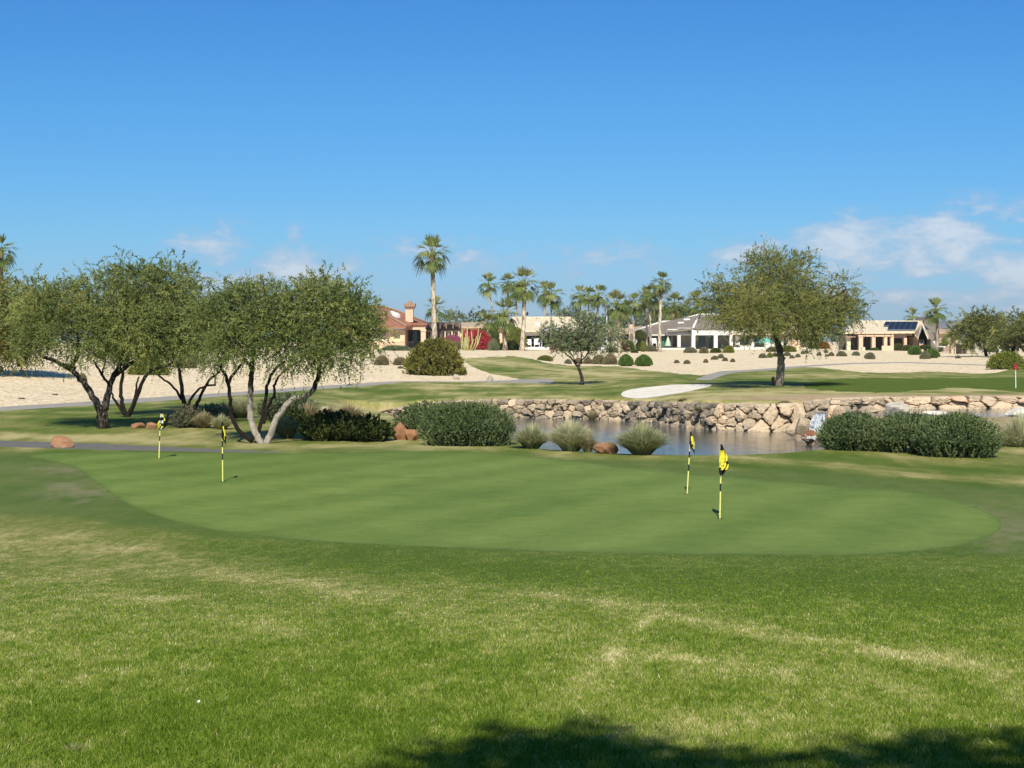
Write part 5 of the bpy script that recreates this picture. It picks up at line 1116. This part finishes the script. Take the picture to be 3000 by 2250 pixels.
mb = MB(); V = [P(a, b, Yq)+np.array([0, -.1, .18]) for a, b, Yq in [(1142,915,225),(1150,914,225.5),(1168,921,225.5),(1173,928,224.3),(1164,927.5,223.8),(1148,920,224.2)]]; mb.add(V+[v+np.array([0, .1, -.4]) for v in V], [tuple(range(6))]+[(i, (i+1) % 6, 6+(i+1) % 6, 6+i) for i in range(6)]); mb.build('skylight', MAT['skyl'], r)
ch = part(r, 'chimney', 'stucco', [(224, 1188, 1210, 903, 944, 1.5)]); part(ch, 'chimney_cap', 'fascia', [(223.7, 1183, 1216, 889, 899, 2.1), (223.85, 1186, 1213, 899, 904, 1.8), (224.2, 1194, 1206, 882, 889, .9)])
r = thing('pergola', 'dark brown timber pergola with arched openings between the tallest palm and the cactus', 'pergola', P(1297, 1022, 224))
part(r, 'beam', 'brownw', [(222, 1248, 1350, 944, 951, .5), (223, 1248, 1349, 957, 972, .5)]); part(r, 'back_wall', 'brownw', [(228, 1248, 1346, 951, 1034, .5)])
for a in (1249, 1263, 1288, 1306, 1326, 1345): part(r, 'rafter', 'fascia', [(221.4, a, a+2.2, 947, 962, 6)])
for a, b in ((1262, 1272), (1288, 1294)): part(r, 'post', 'brownw', [(222.4, a, b, 971, 1034, .8)])
for a in (1302, 1322, 1342): part(r, 'post', 'stucco', [(222.6, a, a+4, 971, 1034, .8)])
for a in (1292, 1311, 1328):
    mb = MB(); rr = 3.0; V = [P(a+rr+rr*math.cos(t_), 978-5*math.sin(t_), 227.7) for t_ in np.linspace(0, np.pi, 9)]+[P(a, 996, 227.7), P(a+2*rr, 996, 227.7)]
    n = len(V); mb.add(V+[v+np.array([0, .2, 0]) for v in V], [tuple(range(n))]+[(i, (i+1) % n, n+(i+1) % n, n+i) for i in range(n)]); mb.build('arched_window', MAT['white'], r)
# peach low house
r = thing('house', 'low peach house with a pale flat edged roof behind the red bougainvillea', 'house', P(1375, 1022, 250), 'houses beyond the course')
part(r, 'wall', 'stucco', [(250, 1348, 1500, 956, 1030, 14)]); poly3(r, 'roof', 'rpeach', [[(1340,957,249),(1505,957,249),(1505,941,258),(1345,945,258)]]); part(r, 'window', 'glass', [(249.9, 1366, 1378, 966, 980, .2)]); part(r, 'awning', 'rbeige', [(249.3, 1352, 1386, 958, 963, .8)])
# beige roofed house
r = thing('house', 'white house under a long pale beige tiled roof, with chairs on its patio', 'house', P(1610, 1024, 240), 'houses beyond the course')
poly3(r, 'roof', 'rbeige', [[(1475,968,238),(1765,968,238),(1674,932,249),(1500,932,249)], [(1765,968,238),(1790,962,249),(1674,932,249)]])
caps(r, [[(1500,932,249),(1674,932,249)], [(1674,932,249),(1765,967,238)]], .16, 'rbeige'); part(r, 'fascia', 'fascia', [(238.2, 1480, 1764, 968.5, 971, .4)])
part(r, 'wall', 'white', [(239, 1537, 1587, 971, 983.5, 1), (243, 1618, 1762, 971, 1034, 8), (239, 1500, 1538, 971, 1034, 8), (239.2, 1587, 1618, 971, 983, 1)])
part(r, 'patio_back', 'room', [(247, 1520, 1625, 970, 1034, .5)]); part(r, 'low_wall', 'white', [(236, 1535, 1614, 1016.5, 1036, .5)])
for a in (1584.5, 1611): part(r, 'column', 'white', [(238.8, a, a+5, 983, 1034, .8)])
part(r, 'skylight', 'skyl', [(241.5, 1568, 1583, 946, 955, .8)]); part(r, 'vent', 'tan', [(242, 1583, 1592, 951, 955, 1.5)])
for a in (1650, 1690, 1730): part(r, 'window', 'glass', [(242.9, a, a+14, 978, 1004, .2)])
part(r, 'chimney_vent', 'tan', [(248, 1569, 1574, 929, 933, .6)])
# low roofs behind the palms
r = thing('house', 'house with small pinkish tiled roofs behind the slim palms', 'house', P(1800, 1020, 285), 'houses beyond the course')
poly3(r, 'roof', 'rpeach', [[(1736,968,284),(1812,968,284),(1806,958,292),(1740,958,292)], [(1812,976,282),(1872,972,282),(1860,961,290),(1815,961,290)], [(1850,969,291),(1900,962,291),(1888,956,297),(1862,957,297)]])
part(r, 'wall', 'white', [(286, 1745, 1862, 970, 1034, 10)]); part(r, 'window', 'glass', [(285.8, 1818, 1842, 979, 1000, .3)]); part(r, 'column', 'white', [(283, 1806, 1811, 972, 1034, .8)])
ch = part(r, 'chimney', 'tan', [(290, 1844, 1859, 950, 968, 2)]); part(r, 'low_wall', 'white', [(262, 1740, 1815, 1014, 1034, .5)])
# grey roofed house
r = thing('house', 'white house with a grey hip roof and square porch columns beside the lone mesquite', 'house', P(2010, 1022, 265), 'houses beyond the course')
poly3(r, 'roof', 'rgrey', [[(2031,962,262),(2160,962,262),(2130,922.5,272),(2049,922.5,272)],
   [(2031,962,262),(2049,922.5,272),(1982,942.5,276),(1941,944,277),(1904,955,278),(1861,971,279),(1863,984,266),(1946,981,266),(1955,970,262.5)]])
caps(r, [[(2031,961,262),(2049,922.5,272)], [(2130,922.5,272),(2049,922.5,272),(1982,942.5,276),(1941,944,277),(1904,955,278),(1861,971,279)]], .2, 'white')
part(r, 'beam', 'white', [(262, 2031, 2150, 963.5, 967, .6), (262.15, 2032, 2148, 967, 982, .9), (262.0, 2027, 2038, 965.5, 985, 1.3)]); part(r, 'shaded_side_beam', 'greyw', [(263, 1953, 2030, 966, 982, .8)])  # side beam greyed to stand for the shaded face of the white beam
part(r, 'gutter', 'white', [(262.6, 1955, 2031, 964, 967, .7), (265.4, 1905, 1950, 980, 983, .5), (262.4, 1985, 2029, 960.5, 962, .6)])
for a, b in ((2026.5, 2037), (2092, 2102.5), (2138, 2147)): part(r, 'column', 'white', [(262.05, a, b, 982, 1030, 1.0), (261.9, a-1.5, b+1.5, 1019, 1032, 1.4)])
for a, b in ((1985, 1994),): part(r, 'column', 'white', [(262.8, a, b, 982, 1030, 1.0)])
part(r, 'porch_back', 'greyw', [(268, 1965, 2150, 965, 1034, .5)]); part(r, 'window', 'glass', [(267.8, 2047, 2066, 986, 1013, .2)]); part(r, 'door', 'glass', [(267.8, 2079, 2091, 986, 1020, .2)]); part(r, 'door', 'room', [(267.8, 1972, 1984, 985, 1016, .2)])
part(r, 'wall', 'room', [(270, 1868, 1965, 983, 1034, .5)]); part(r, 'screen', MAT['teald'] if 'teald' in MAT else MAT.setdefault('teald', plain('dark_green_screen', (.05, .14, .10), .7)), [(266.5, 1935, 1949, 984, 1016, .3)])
part(r, 'low_wall', 'white', [(258, 1920, 2009, 1018.5, 1034, .5)]); part(r, 'coping', 'metal', [(257.9, 1919, 2010, 1017, 1018.4, .8)])
for a, b, c_, d_, Yq in ((2003, 2021, 933.5, 938, 268), (1986, 2003, 943, 947.5, 266)): part(r, 'skylight', 'skyl', [(Yq, a, b, c_, d_, .9)])
for a, b in ((1960, 971), (2017, 969.5), (2042, 969.5)): part(r, 'wall_lamp', 'metal', [(262.05 if a > 2030 else 262.85, a, a+4, b, b+5, .1)])
# white house behind the mesquite
r = thing('house', 'white house mostly hidden behind the crown of the lone mesquite', 'house', P(2270, 1020, 262), 'houses beyond the course')
part(r, 'wall', 'white', [(262, 2155, 2400, 975, 1034, 12)]); poly3(r, 'roof', 'rbeige', [[(2145,976,260.5),(2420,976,260.5),(2400,944,270),(2180,944,270)]])
part(r, 'window', 'glass', [(261.8, 2168, 2196, 985, 1010, .2), ]); part(r, 'window', 'glass', [(261.8, 2210, 2240, 986, 1016, .2)]); part(r, 'window', 'glass', [(261.8, 2296, 2305, 1003, 1012, .2)]); part(r, 'shaded_opening_panel', 'room', [(261.8, 2330, 2398, 986, 1016, .2)])  # dark slab on the wall, painted as a shaded patio opening
part(r, 'low_wall', 'white', [(252, 2147, 2246, 1017.5, 1034, .5)]); part(r, 'side_wall', 'stucco', [(256, 2309, 2347, 996, 1030, .5)])
# tan house with solar panels
r = thing('house', 'tan house with pergola columns and solar panels on its pale roof', 'house', P(2600, 1024, 240), 'houses beyond the course')
poly3(r, 'roof', 'rbeige', [[(2470,973,238),(2680,972,238),(2702,943,249),(2500,943,249)]]); caps(r, [[(2500,943,249),(2702,943,249)]], .14, 'rbeige')
def rp(a, b, off=.22): # point on the roof plane under photo position (a, b)
    v0, v1, v2 = P(2470,973,238), P(2680,972,238), P(2702,943,249); nn_ = np.cross(v1-v0, v2-v0); d_ = P(a, b, 1.0)-np.array([0, 0, EYE]); o_ = np.array([0, 0, EYE]); t_ = ((v0-o_)@nn_)/(d_@nn_); nu = nn_/np.linalg.norm(nn_); nu = nu*np.sign(nu[2]); return o_+d_*t_+nu*off
sm, nt = newmat('solar_cell'); out(nt, N(nt, 'ShaderNodeBsdfPrincipled', i_Base_Color=(.01, .012, .018, 1), i_Roughness=.45).outputs[0])
fm = plain('panel_frame', (.16, .18, .21), .5)
rows_ = [(946, 952, 2594, 2689.5, 2591, 2687.5), (952, 958, 2591, 2687.5, 2588, 2685.5), (958, 963.7, 2603, 2685.5, 2601.5, 2683.5), (963.7, 969.4, 2601.5, 2683.5, 2600, 2681.5)]
for yt_, yb_, a0, a1, b0_, b1_ in rows_:
    n_ = 6 if yt_ < 957 else 5
    for k in range(n_):
        u0, u1 = k/n_, (k+1)/n_; q = [rp(a0+(a1-a0)*u0, yt_), rp(a0+(a1-a0)*u1, yt_), rp(b0_+(b1_-b0_)*u1, yb_), rp(b0_+(b1_-b0_)*u0, yb_)]
        mb = MB(); c_ = sum(q)/4; qi = [c_+(v-c_)*.97+np.array([0, -.01, .03]) for v in q]; lo = [v-np.array([0, 0, .12]) for v in q]
        mb.add(q+lo, [(0, 1, 2, 3), (4, 5, 1, 0), (5, 6, 2, 1), (6, 7, 3, 2), (7, 4, 0, 3)], 0); mb.add([c_+(v-c_)*np.array([.93, .9, .9])+np.array([0, -.01, .035]) for v in q], [(0, 1, 2, 3)], 1); mb.build('solar_panel', [fm, sm], r)
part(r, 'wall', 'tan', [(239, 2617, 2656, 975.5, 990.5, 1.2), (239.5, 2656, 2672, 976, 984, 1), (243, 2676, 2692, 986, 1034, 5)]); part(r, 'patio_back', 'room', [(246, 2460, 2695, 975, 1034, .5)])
part(r, 'pergola_beam', 'stucco', [(236.8, 2505, 2618, 974, 978.5, .5), (236.6, 2515, 2618, 981.5, 986, .5)]); part(r, 'pergola_dark_beam', 'fascia', [(237.4, 2505, 2618, 978.7, 981.4, .5), (236.0, 2474, 2506, 985, 989, .5)])  # dark brown strips between and beside the stucco beams
for a in (2536, 2562, 2593, 2611): part(r, 'rafter', 'fascia', [(236.2, a, a+2, 977, 982, 7)])
for a, b, c_ in ((2481.5, 2492, 988), (2517, 2528.5, 986), (2555, 2565, 986), (2590, 2599.5, 986), (2609, 2618.5, 986), (2649, 2657, 990)): part(r, 'column', 'cream' if a < 2500 else 'stucco', [(236.7, a, b, c_, 1032, .9)]); 
part(r, 'low_wall', 'stucco', [(236.2, 2584, 2617, 1013, 1032, .4)]); part(r, 'pillar', 'cream', [(232, 2526, 2534.5, 1017, 1034, .6)])
for a in (2583, 2600): part(r, 'window', 'glass', [(245.8, a, a+8, 990, 1010, .2)])
poly3(r, 'gable', 'tan', [[(2691,992,236),(2702,960,236),(2716,990,236),(2716,1032,236),(2709,1032,236),(2707,994,236),(2694,994,236),(2692.5,1032,236),(2691,1032,236)]], .05)
part(r, 'gable_wall', 'tan', [(236.6, 2691, 2716, 994, 1034, .3)]); poly3(r, 'gable_roof', 'rbeige', [[(2689,992,235.4),(2700.5,943,235.6),(2702,943,249),(2678,978,240)], [(2700.5,943,235.6),(2719,990,235.4),(2722,984,246),(2702,943,249)]], .3)
part(r, 'window', 'glass', [(236.5, 2695.5, 2704, 994, 1006, .2)])
r = thing('house', 'steep grey tiled roof with a curved roof cap behind the fan palm with reddish trunk', 'house', P(2725, 1020, 255), 'houses beyond the course')
poly3(r, 'roof', 'rgrey', [[(2710,985,252),(2740,992,252),(2741,948,262),(2703,946,262)]]); part(r, 'wall', 'white', [(254, 2716, 2739, 983, 1030, 8)])
mb = MB(); V = []
for dy in (0, 5.0):
    V += [P(2717+10*math.cos(t_), 946-(19*math.sin(t_)), 256)+np.array([0, dy, 0]) for t_ in np.linspace(.0, np.pi, 12)]
mb.add(V, [(i, i+1, 13+i, 12+i) for i in range(11)]+[tuple(range(12)), tuple(range(23, 11, -1))]); mb.build('roof_cap', MAT['rgrey'], r)
part(r, 'door', 'room', [(253.8, 2716, 2726, 995, 1016, .2)])
r = thing('house', 'low beige house with a shaded white edged patio behind the date palm', 'house', P(2775, 1018, 240), 'houses beyond the course')
poly3(r, 'roof', 'rpeach', [[(2742,973,250),(2805,973,250),(2800,964,258),(2746,963,258)], [(2742,1000,233),(2808,999,233),(2806,990,240),(2744,990,240)]]); part(r, 'wall', 'cream', [(252, 2744, 2800, 974, 992, 5)]); part(r, 'patio_back', 'room', [(242, 2742, 2812, 996, 1034, .4)])
for a in (2778, 2802): part(r, 'post', 'white', [(233.4, a, a+3, 999, 1034, .4)])
part(r, 'low_wall', 'fascia', [(228, 2764, 2788, 1014, 1034, .5)])
r = thing('curved_wall', 'dark brown curved garden wall with a stone pillar right of the date palm', 'wall', P(2815, 1034, 205))
part(r, 'pillar', 'tan', [(206, 2787, 2800, 1013, 1038, .9)]); mb = MB(); V = []
for t_ in np.linspace(0, 1, 14):
    a = 2801+31*t_; Yq = 205+3.5*math.sin(t_*np.pi)*-1-2*t_
    V += [P(a, 1040, Yq), P(a, 1008+3*t_, Yq), P(a, 1008+3*t_, Yq+.3), P(a, 1040, Yq+.3)]
mb.add(V, [(4*i+j, 4*i+4+j, 4*i+4+(j+1) % 4, 4*i+(j+1) % 4) for i in range(13) for j in range(4)]); mb.build('wall', MAT['brownw'], r)
part(r, 'gate_post', 'cream', [(202.5, 2830, 2835, 1008, 1038, .3), (202.5, 2843, 2847, 1008, 1038, .3)])
mb = MB(); hb(mb, 215, 2914, 2946, 1013, 1036, .4); hb(mb, 215.05, 2912, 2948, 1011.5, 1013, .3); tag(mb.build('garden_wall', MAT['white']), 'short white garden wall seen under the far right tree', 'wall')
r = thing('metal_fence', 'pale metal fence on the gravel between the brown curved wall and the white wall', 'fence', P(2880, 1032, 214)); mb = MB()
for a in np.arange(2850, 2914, 4.0): hb(mb, 214, a, a+.5, 1013, 1034, .04)
mb.build('bars', MAT['greyw'], r); part(r, 'rail', 'greyw', [(213.95, 2849, 2914, 1012, 1013.2, .08), (213.95, 2849, 2914, 1029, 1030, .08)])
r = thing('house', 'distant beige house at the right edge, seen between the tree trunks', 'house', P(2985, 1020, 290), 'houses beyond the course')
part(r, 'wall', 'cream', [(290, 2955, 3040, 1008, 1030, 8)]); poly3(r, 'roof', 'rpeach', [[(2950,1009,288.5),(3050,1009,288.5),(3040,998,296),(2960,998,296)]]); part(r, 'window', 'glass', [(289.8, 2975, 2985, 1012, 1018, .2)])
# railing at the red roofed house
r = thing('railing', 'thin dark metal railing in front of the red roofed house', 'railing', P(1170, 1020, 205)); mb = MB()
for a in np.arange(1135, 1213, 2.6): hb(mb, 205, a, a+.35, 1003, 1019, .03)
mb.build('bars', MAT['metal'], r); part(r, 'rail', 'metal', [(204.97, 1134, 1213, 1001.5, 1002.6, .08), (204.97, 1134, 1213, 1018.5, 1019.5, .08)])
mb = MB(); hb(mb, 206.5, 1120, 1200, 1019, 1040, .5); tag(mb.build('retaining_wall', MAT['tan']), 'low tan wall under the railing of the red roofed house', 'wall')
# light pole
r = thing('light_pole', 'thin pale light pole between two palms left of the thick trunked one', 'light pole', P(1778, 1010, 255)); mb = MB(); mb.tube([P(1778, 1012, 255), P(1777, 898, 255)], [.11, .07], 8); mb.build('pole', MAT['wplast'], r); mb = MB(); hb(mb, 254.8, 1773, 1778, 895, 898.5, .5); mb.build('lamp_head', MAT['metal'], r)
# patio furniture
def chair(px, py, Y, label, mat='wplast', s=1.0, rot=0):
    g = P(px, py, Y); r = thing('patio_chair', label, 'chair', g, 'patio chairs'); c, sn = math.cos(rot), math.sin(rot)
    def bx(nm, x0, x1, y0, y1, z0, z1, lean=0):
        mb = MB(); mb.box(x0*s, x1*s, y0*s, y1*s, z0*s, z1*s); V = mb.V[0]; V[:, 1] += lean*(V[:, 2]-z0*s); X_ = V[:,0]*c-V[:,1]*sn; Y_ = V[:,0]*sn+V[:,1]*c; mb.V[0] = np.stack([X_, Y_, V[:,2]], 1)+g; mb.build(nm, MAT[mat], r)
    bx('seat', -.3, .3, -.3, .3, .38, .46); bx('backrest', -.3, .3, .26, .33, .46, 1.05, .25)
    for a in (-.27, .27):
        for b in (-.27, .27): bx('leg', a-.03, a+.03, b-.03, b+.03, -.1, .38)
    for a in (-.33, .33): bx('armrest', a-.03, a+.03, -.3, .3, .6, .65)
chair(1549, 1020, 238.5, 'left one of the white patio chairs behind the beige house wall', s=1.35)
chair(1573, 1020, 238.5, 'right one of the white patio chairs behind the beige house wall', s=1.45)
chair(1771, 1026, 226, 'white chair right of the small grey green tree', s=1.25, rot=2.9)
chair(1917, 1014, 262, 'white chair in the shade beside the crossing palms', s=1.3)
r = thing('patio_table', 'dark round table between the white patio chairs', 'table', P(1561, 1020, 239.5)); mb = MB(); g = P(1561, 1019, 239.5); mb.tube([g+[0, 0, .75], g+[0, 0, .8]], .55, 16); mb.build('table_top', MAT['metal'], r); mb = MB(); mb.tube([g-[0, 0, .1], g+[0, 0, .75]], .06, 8); mb.build('leg', MAT['metal'], r)
r = thing('lounge_chair', 'white reclining lounge chair left of the yellow leafy plant', 'lounge chair', P(2755, 1024, 224)); g = P(2748, 1024, 224)
mb = MB(); V = [g+np.array(v) for v in [(-.7, 0, 1.25), (-.35, 0, 1.2), (.1, 0, .55), (1.1, 0, .45), (1.1, 0, .35), (0, 0, .42), (-.3, 0, .6)]]; mb.add(V+[v+np.array([0, .7, 0]) for v in V], [tuple(range(7)), tuple(range(13, 6, -1))]+[(i, (i+1) % 7, 7+(i+1) % 7, 7+i) for i in range(7)]); mb.build('seat', MAT['wplast'], r)
for a in (-.1, 1.0):
    for b in (.05, .65): mb = MB(); mb.tube([g+[a, b, -.15], g+[a, b, .42]], .03, 6); mb.build('leg', MAT['wplast'], r)
def umbrella(px, py, Y, w_, ytop, label, mat, folded=False):
    g = P(px, py, Y); t_ = P(px, ytop, Y); r = thing('patio_umbrella', label, 'umbrella', g); mb = MB(); mb.tube([g, t_], .04, 8); mb.build('pole', MAT['metal'], r); mb = MB(); n = 16; rad = w_*Y/F/2; hh = (t_-g)[2]
    th = np.linspace(0, 2*np.pi, n, endpoint=False); V = [t_]
    prof_ = [(.35, .15), (.7, .38), (1.0, .62)] if not folded else [(.45, .3), (.8, .65), (1.0, .93)]
    for q, dz in prof_: V += [t_+np.array([rad*q*(1+.08*math.cos(t*8))*math.cos(t), rad*q*math.sin(t), -dz*hh*(1.0 if folded else .75)]) for t in th]
    mb.add(V, [(0, 1+i, 1+(i+1) % n) for i in range(n)]+[(1+k*n+i, 1+(k+1)*n+i, 1+(k+1)*n+(i+1) % n, 1+k*n+(i+1) % n) for k in range(2) for i in range(n)]); mb.build('canopy', MAT[mat], r)
umbrella(2243, 1024, 256, 58, 988, 'turquoise patio umbrella just left of the lone mesquite trunk', 'teal')
umbrella(1957, 1016, 260, 17, 984, 'folded sage green umbrella at the left end of the white porch', 'sage', True)
umbrella(1122, 1018, 208, 30, 988, 'cream patio umbrella half hidden by the mesquite at the red roofed house', 'cream')
r = thing('barbecue_grill', 'dark grill standing on the white wall terrace left of the lone mesquite', 'grill', P(2163, 1018, 252)); part(r, 'body', 'metal', [(253, 2154, 2168, 1013, 1017.6, .8)]); part(r, 'hood', 'metal', [(253.1, 2157, 2165, 1009.5, 1013, .6)])
# ------------------------------------------------------------------ trees standing behind the viewer, whose crowns shade the near grass
def towards(sx_, sy_, h):   # point at height h above the near lawn that throws its shadow at (sx_, sy_)
    k = h/math.tan(R(SUN_EL)); return np.array([sx_-k*math.sin(R(SUN_AZ)), sy_-k*math.cos(R(SUN_AZ)), 1.08+h])
for nm, x_, yb_, spec, lab in (('shade_tree', -.3, -6.5, [(.22, 5.95, 7, .16, .18), (.02, 5.7, 7, .22, .16), (.45, 5.7, 7, .2, .18), (-.18, 5.35, 6.8, .2, .14), (.72, 5.45, 6.8, .22, .15), (.25, 5.35, 7, .3, .2), (.1, 4.95, 7, .35, .22), (-.2, 3.8, 6.8, .9, .6), (.3, 2.6, 7, 1.6, 1.2), (.9, 5.0, 6.8, .25, .2)], 'airy tree behind the viewer whose branch tips shade the middle of the near grass'),
                      ('shade_tree', 3.4, -6.5, [(1.75, 5.75, 7, .22, .22), (1.55, 5.45, 7, .25, .2), (2.1, 5.6, 7, .4, .35), (2.6, 5.2, 7, .8, .6), (3.2, 4.0, 7.2, 1.5, 1.1)], 'airy tree behind the viewer whose branch tips shade the right corner of the near grass')):
    lobs = [(towards(a, b_, h), (r1, r2, r2)) for a, b_, h, r1, r2 in spec]
    zb = 1.4; root = thing(nm, lab, 'tree', (x_, yb_, zb)); tb = MB(); tb.tube([(x_, yb_, zb), (x_+.15, yb_+.1, 3.4), (x_, yb_+.2, 5.4)], [.26, .2, .15], 10, 0, .3, wob=.1)
    twigs(tb, np.array([x_, yb_+.2, 5.4]), [c for c, r_ in lobs], .06); tb.build('trunk', MAT['bark'], root)
    cb = MB(); lobe_crown(cb, lobs, clumps=34, per=8, k=12, ll=.10, lw=.02, L=.42, sig=.12, wisp=12, wispL=.45, shell=.1); cb.build('crown', MAT['mesq'], root)
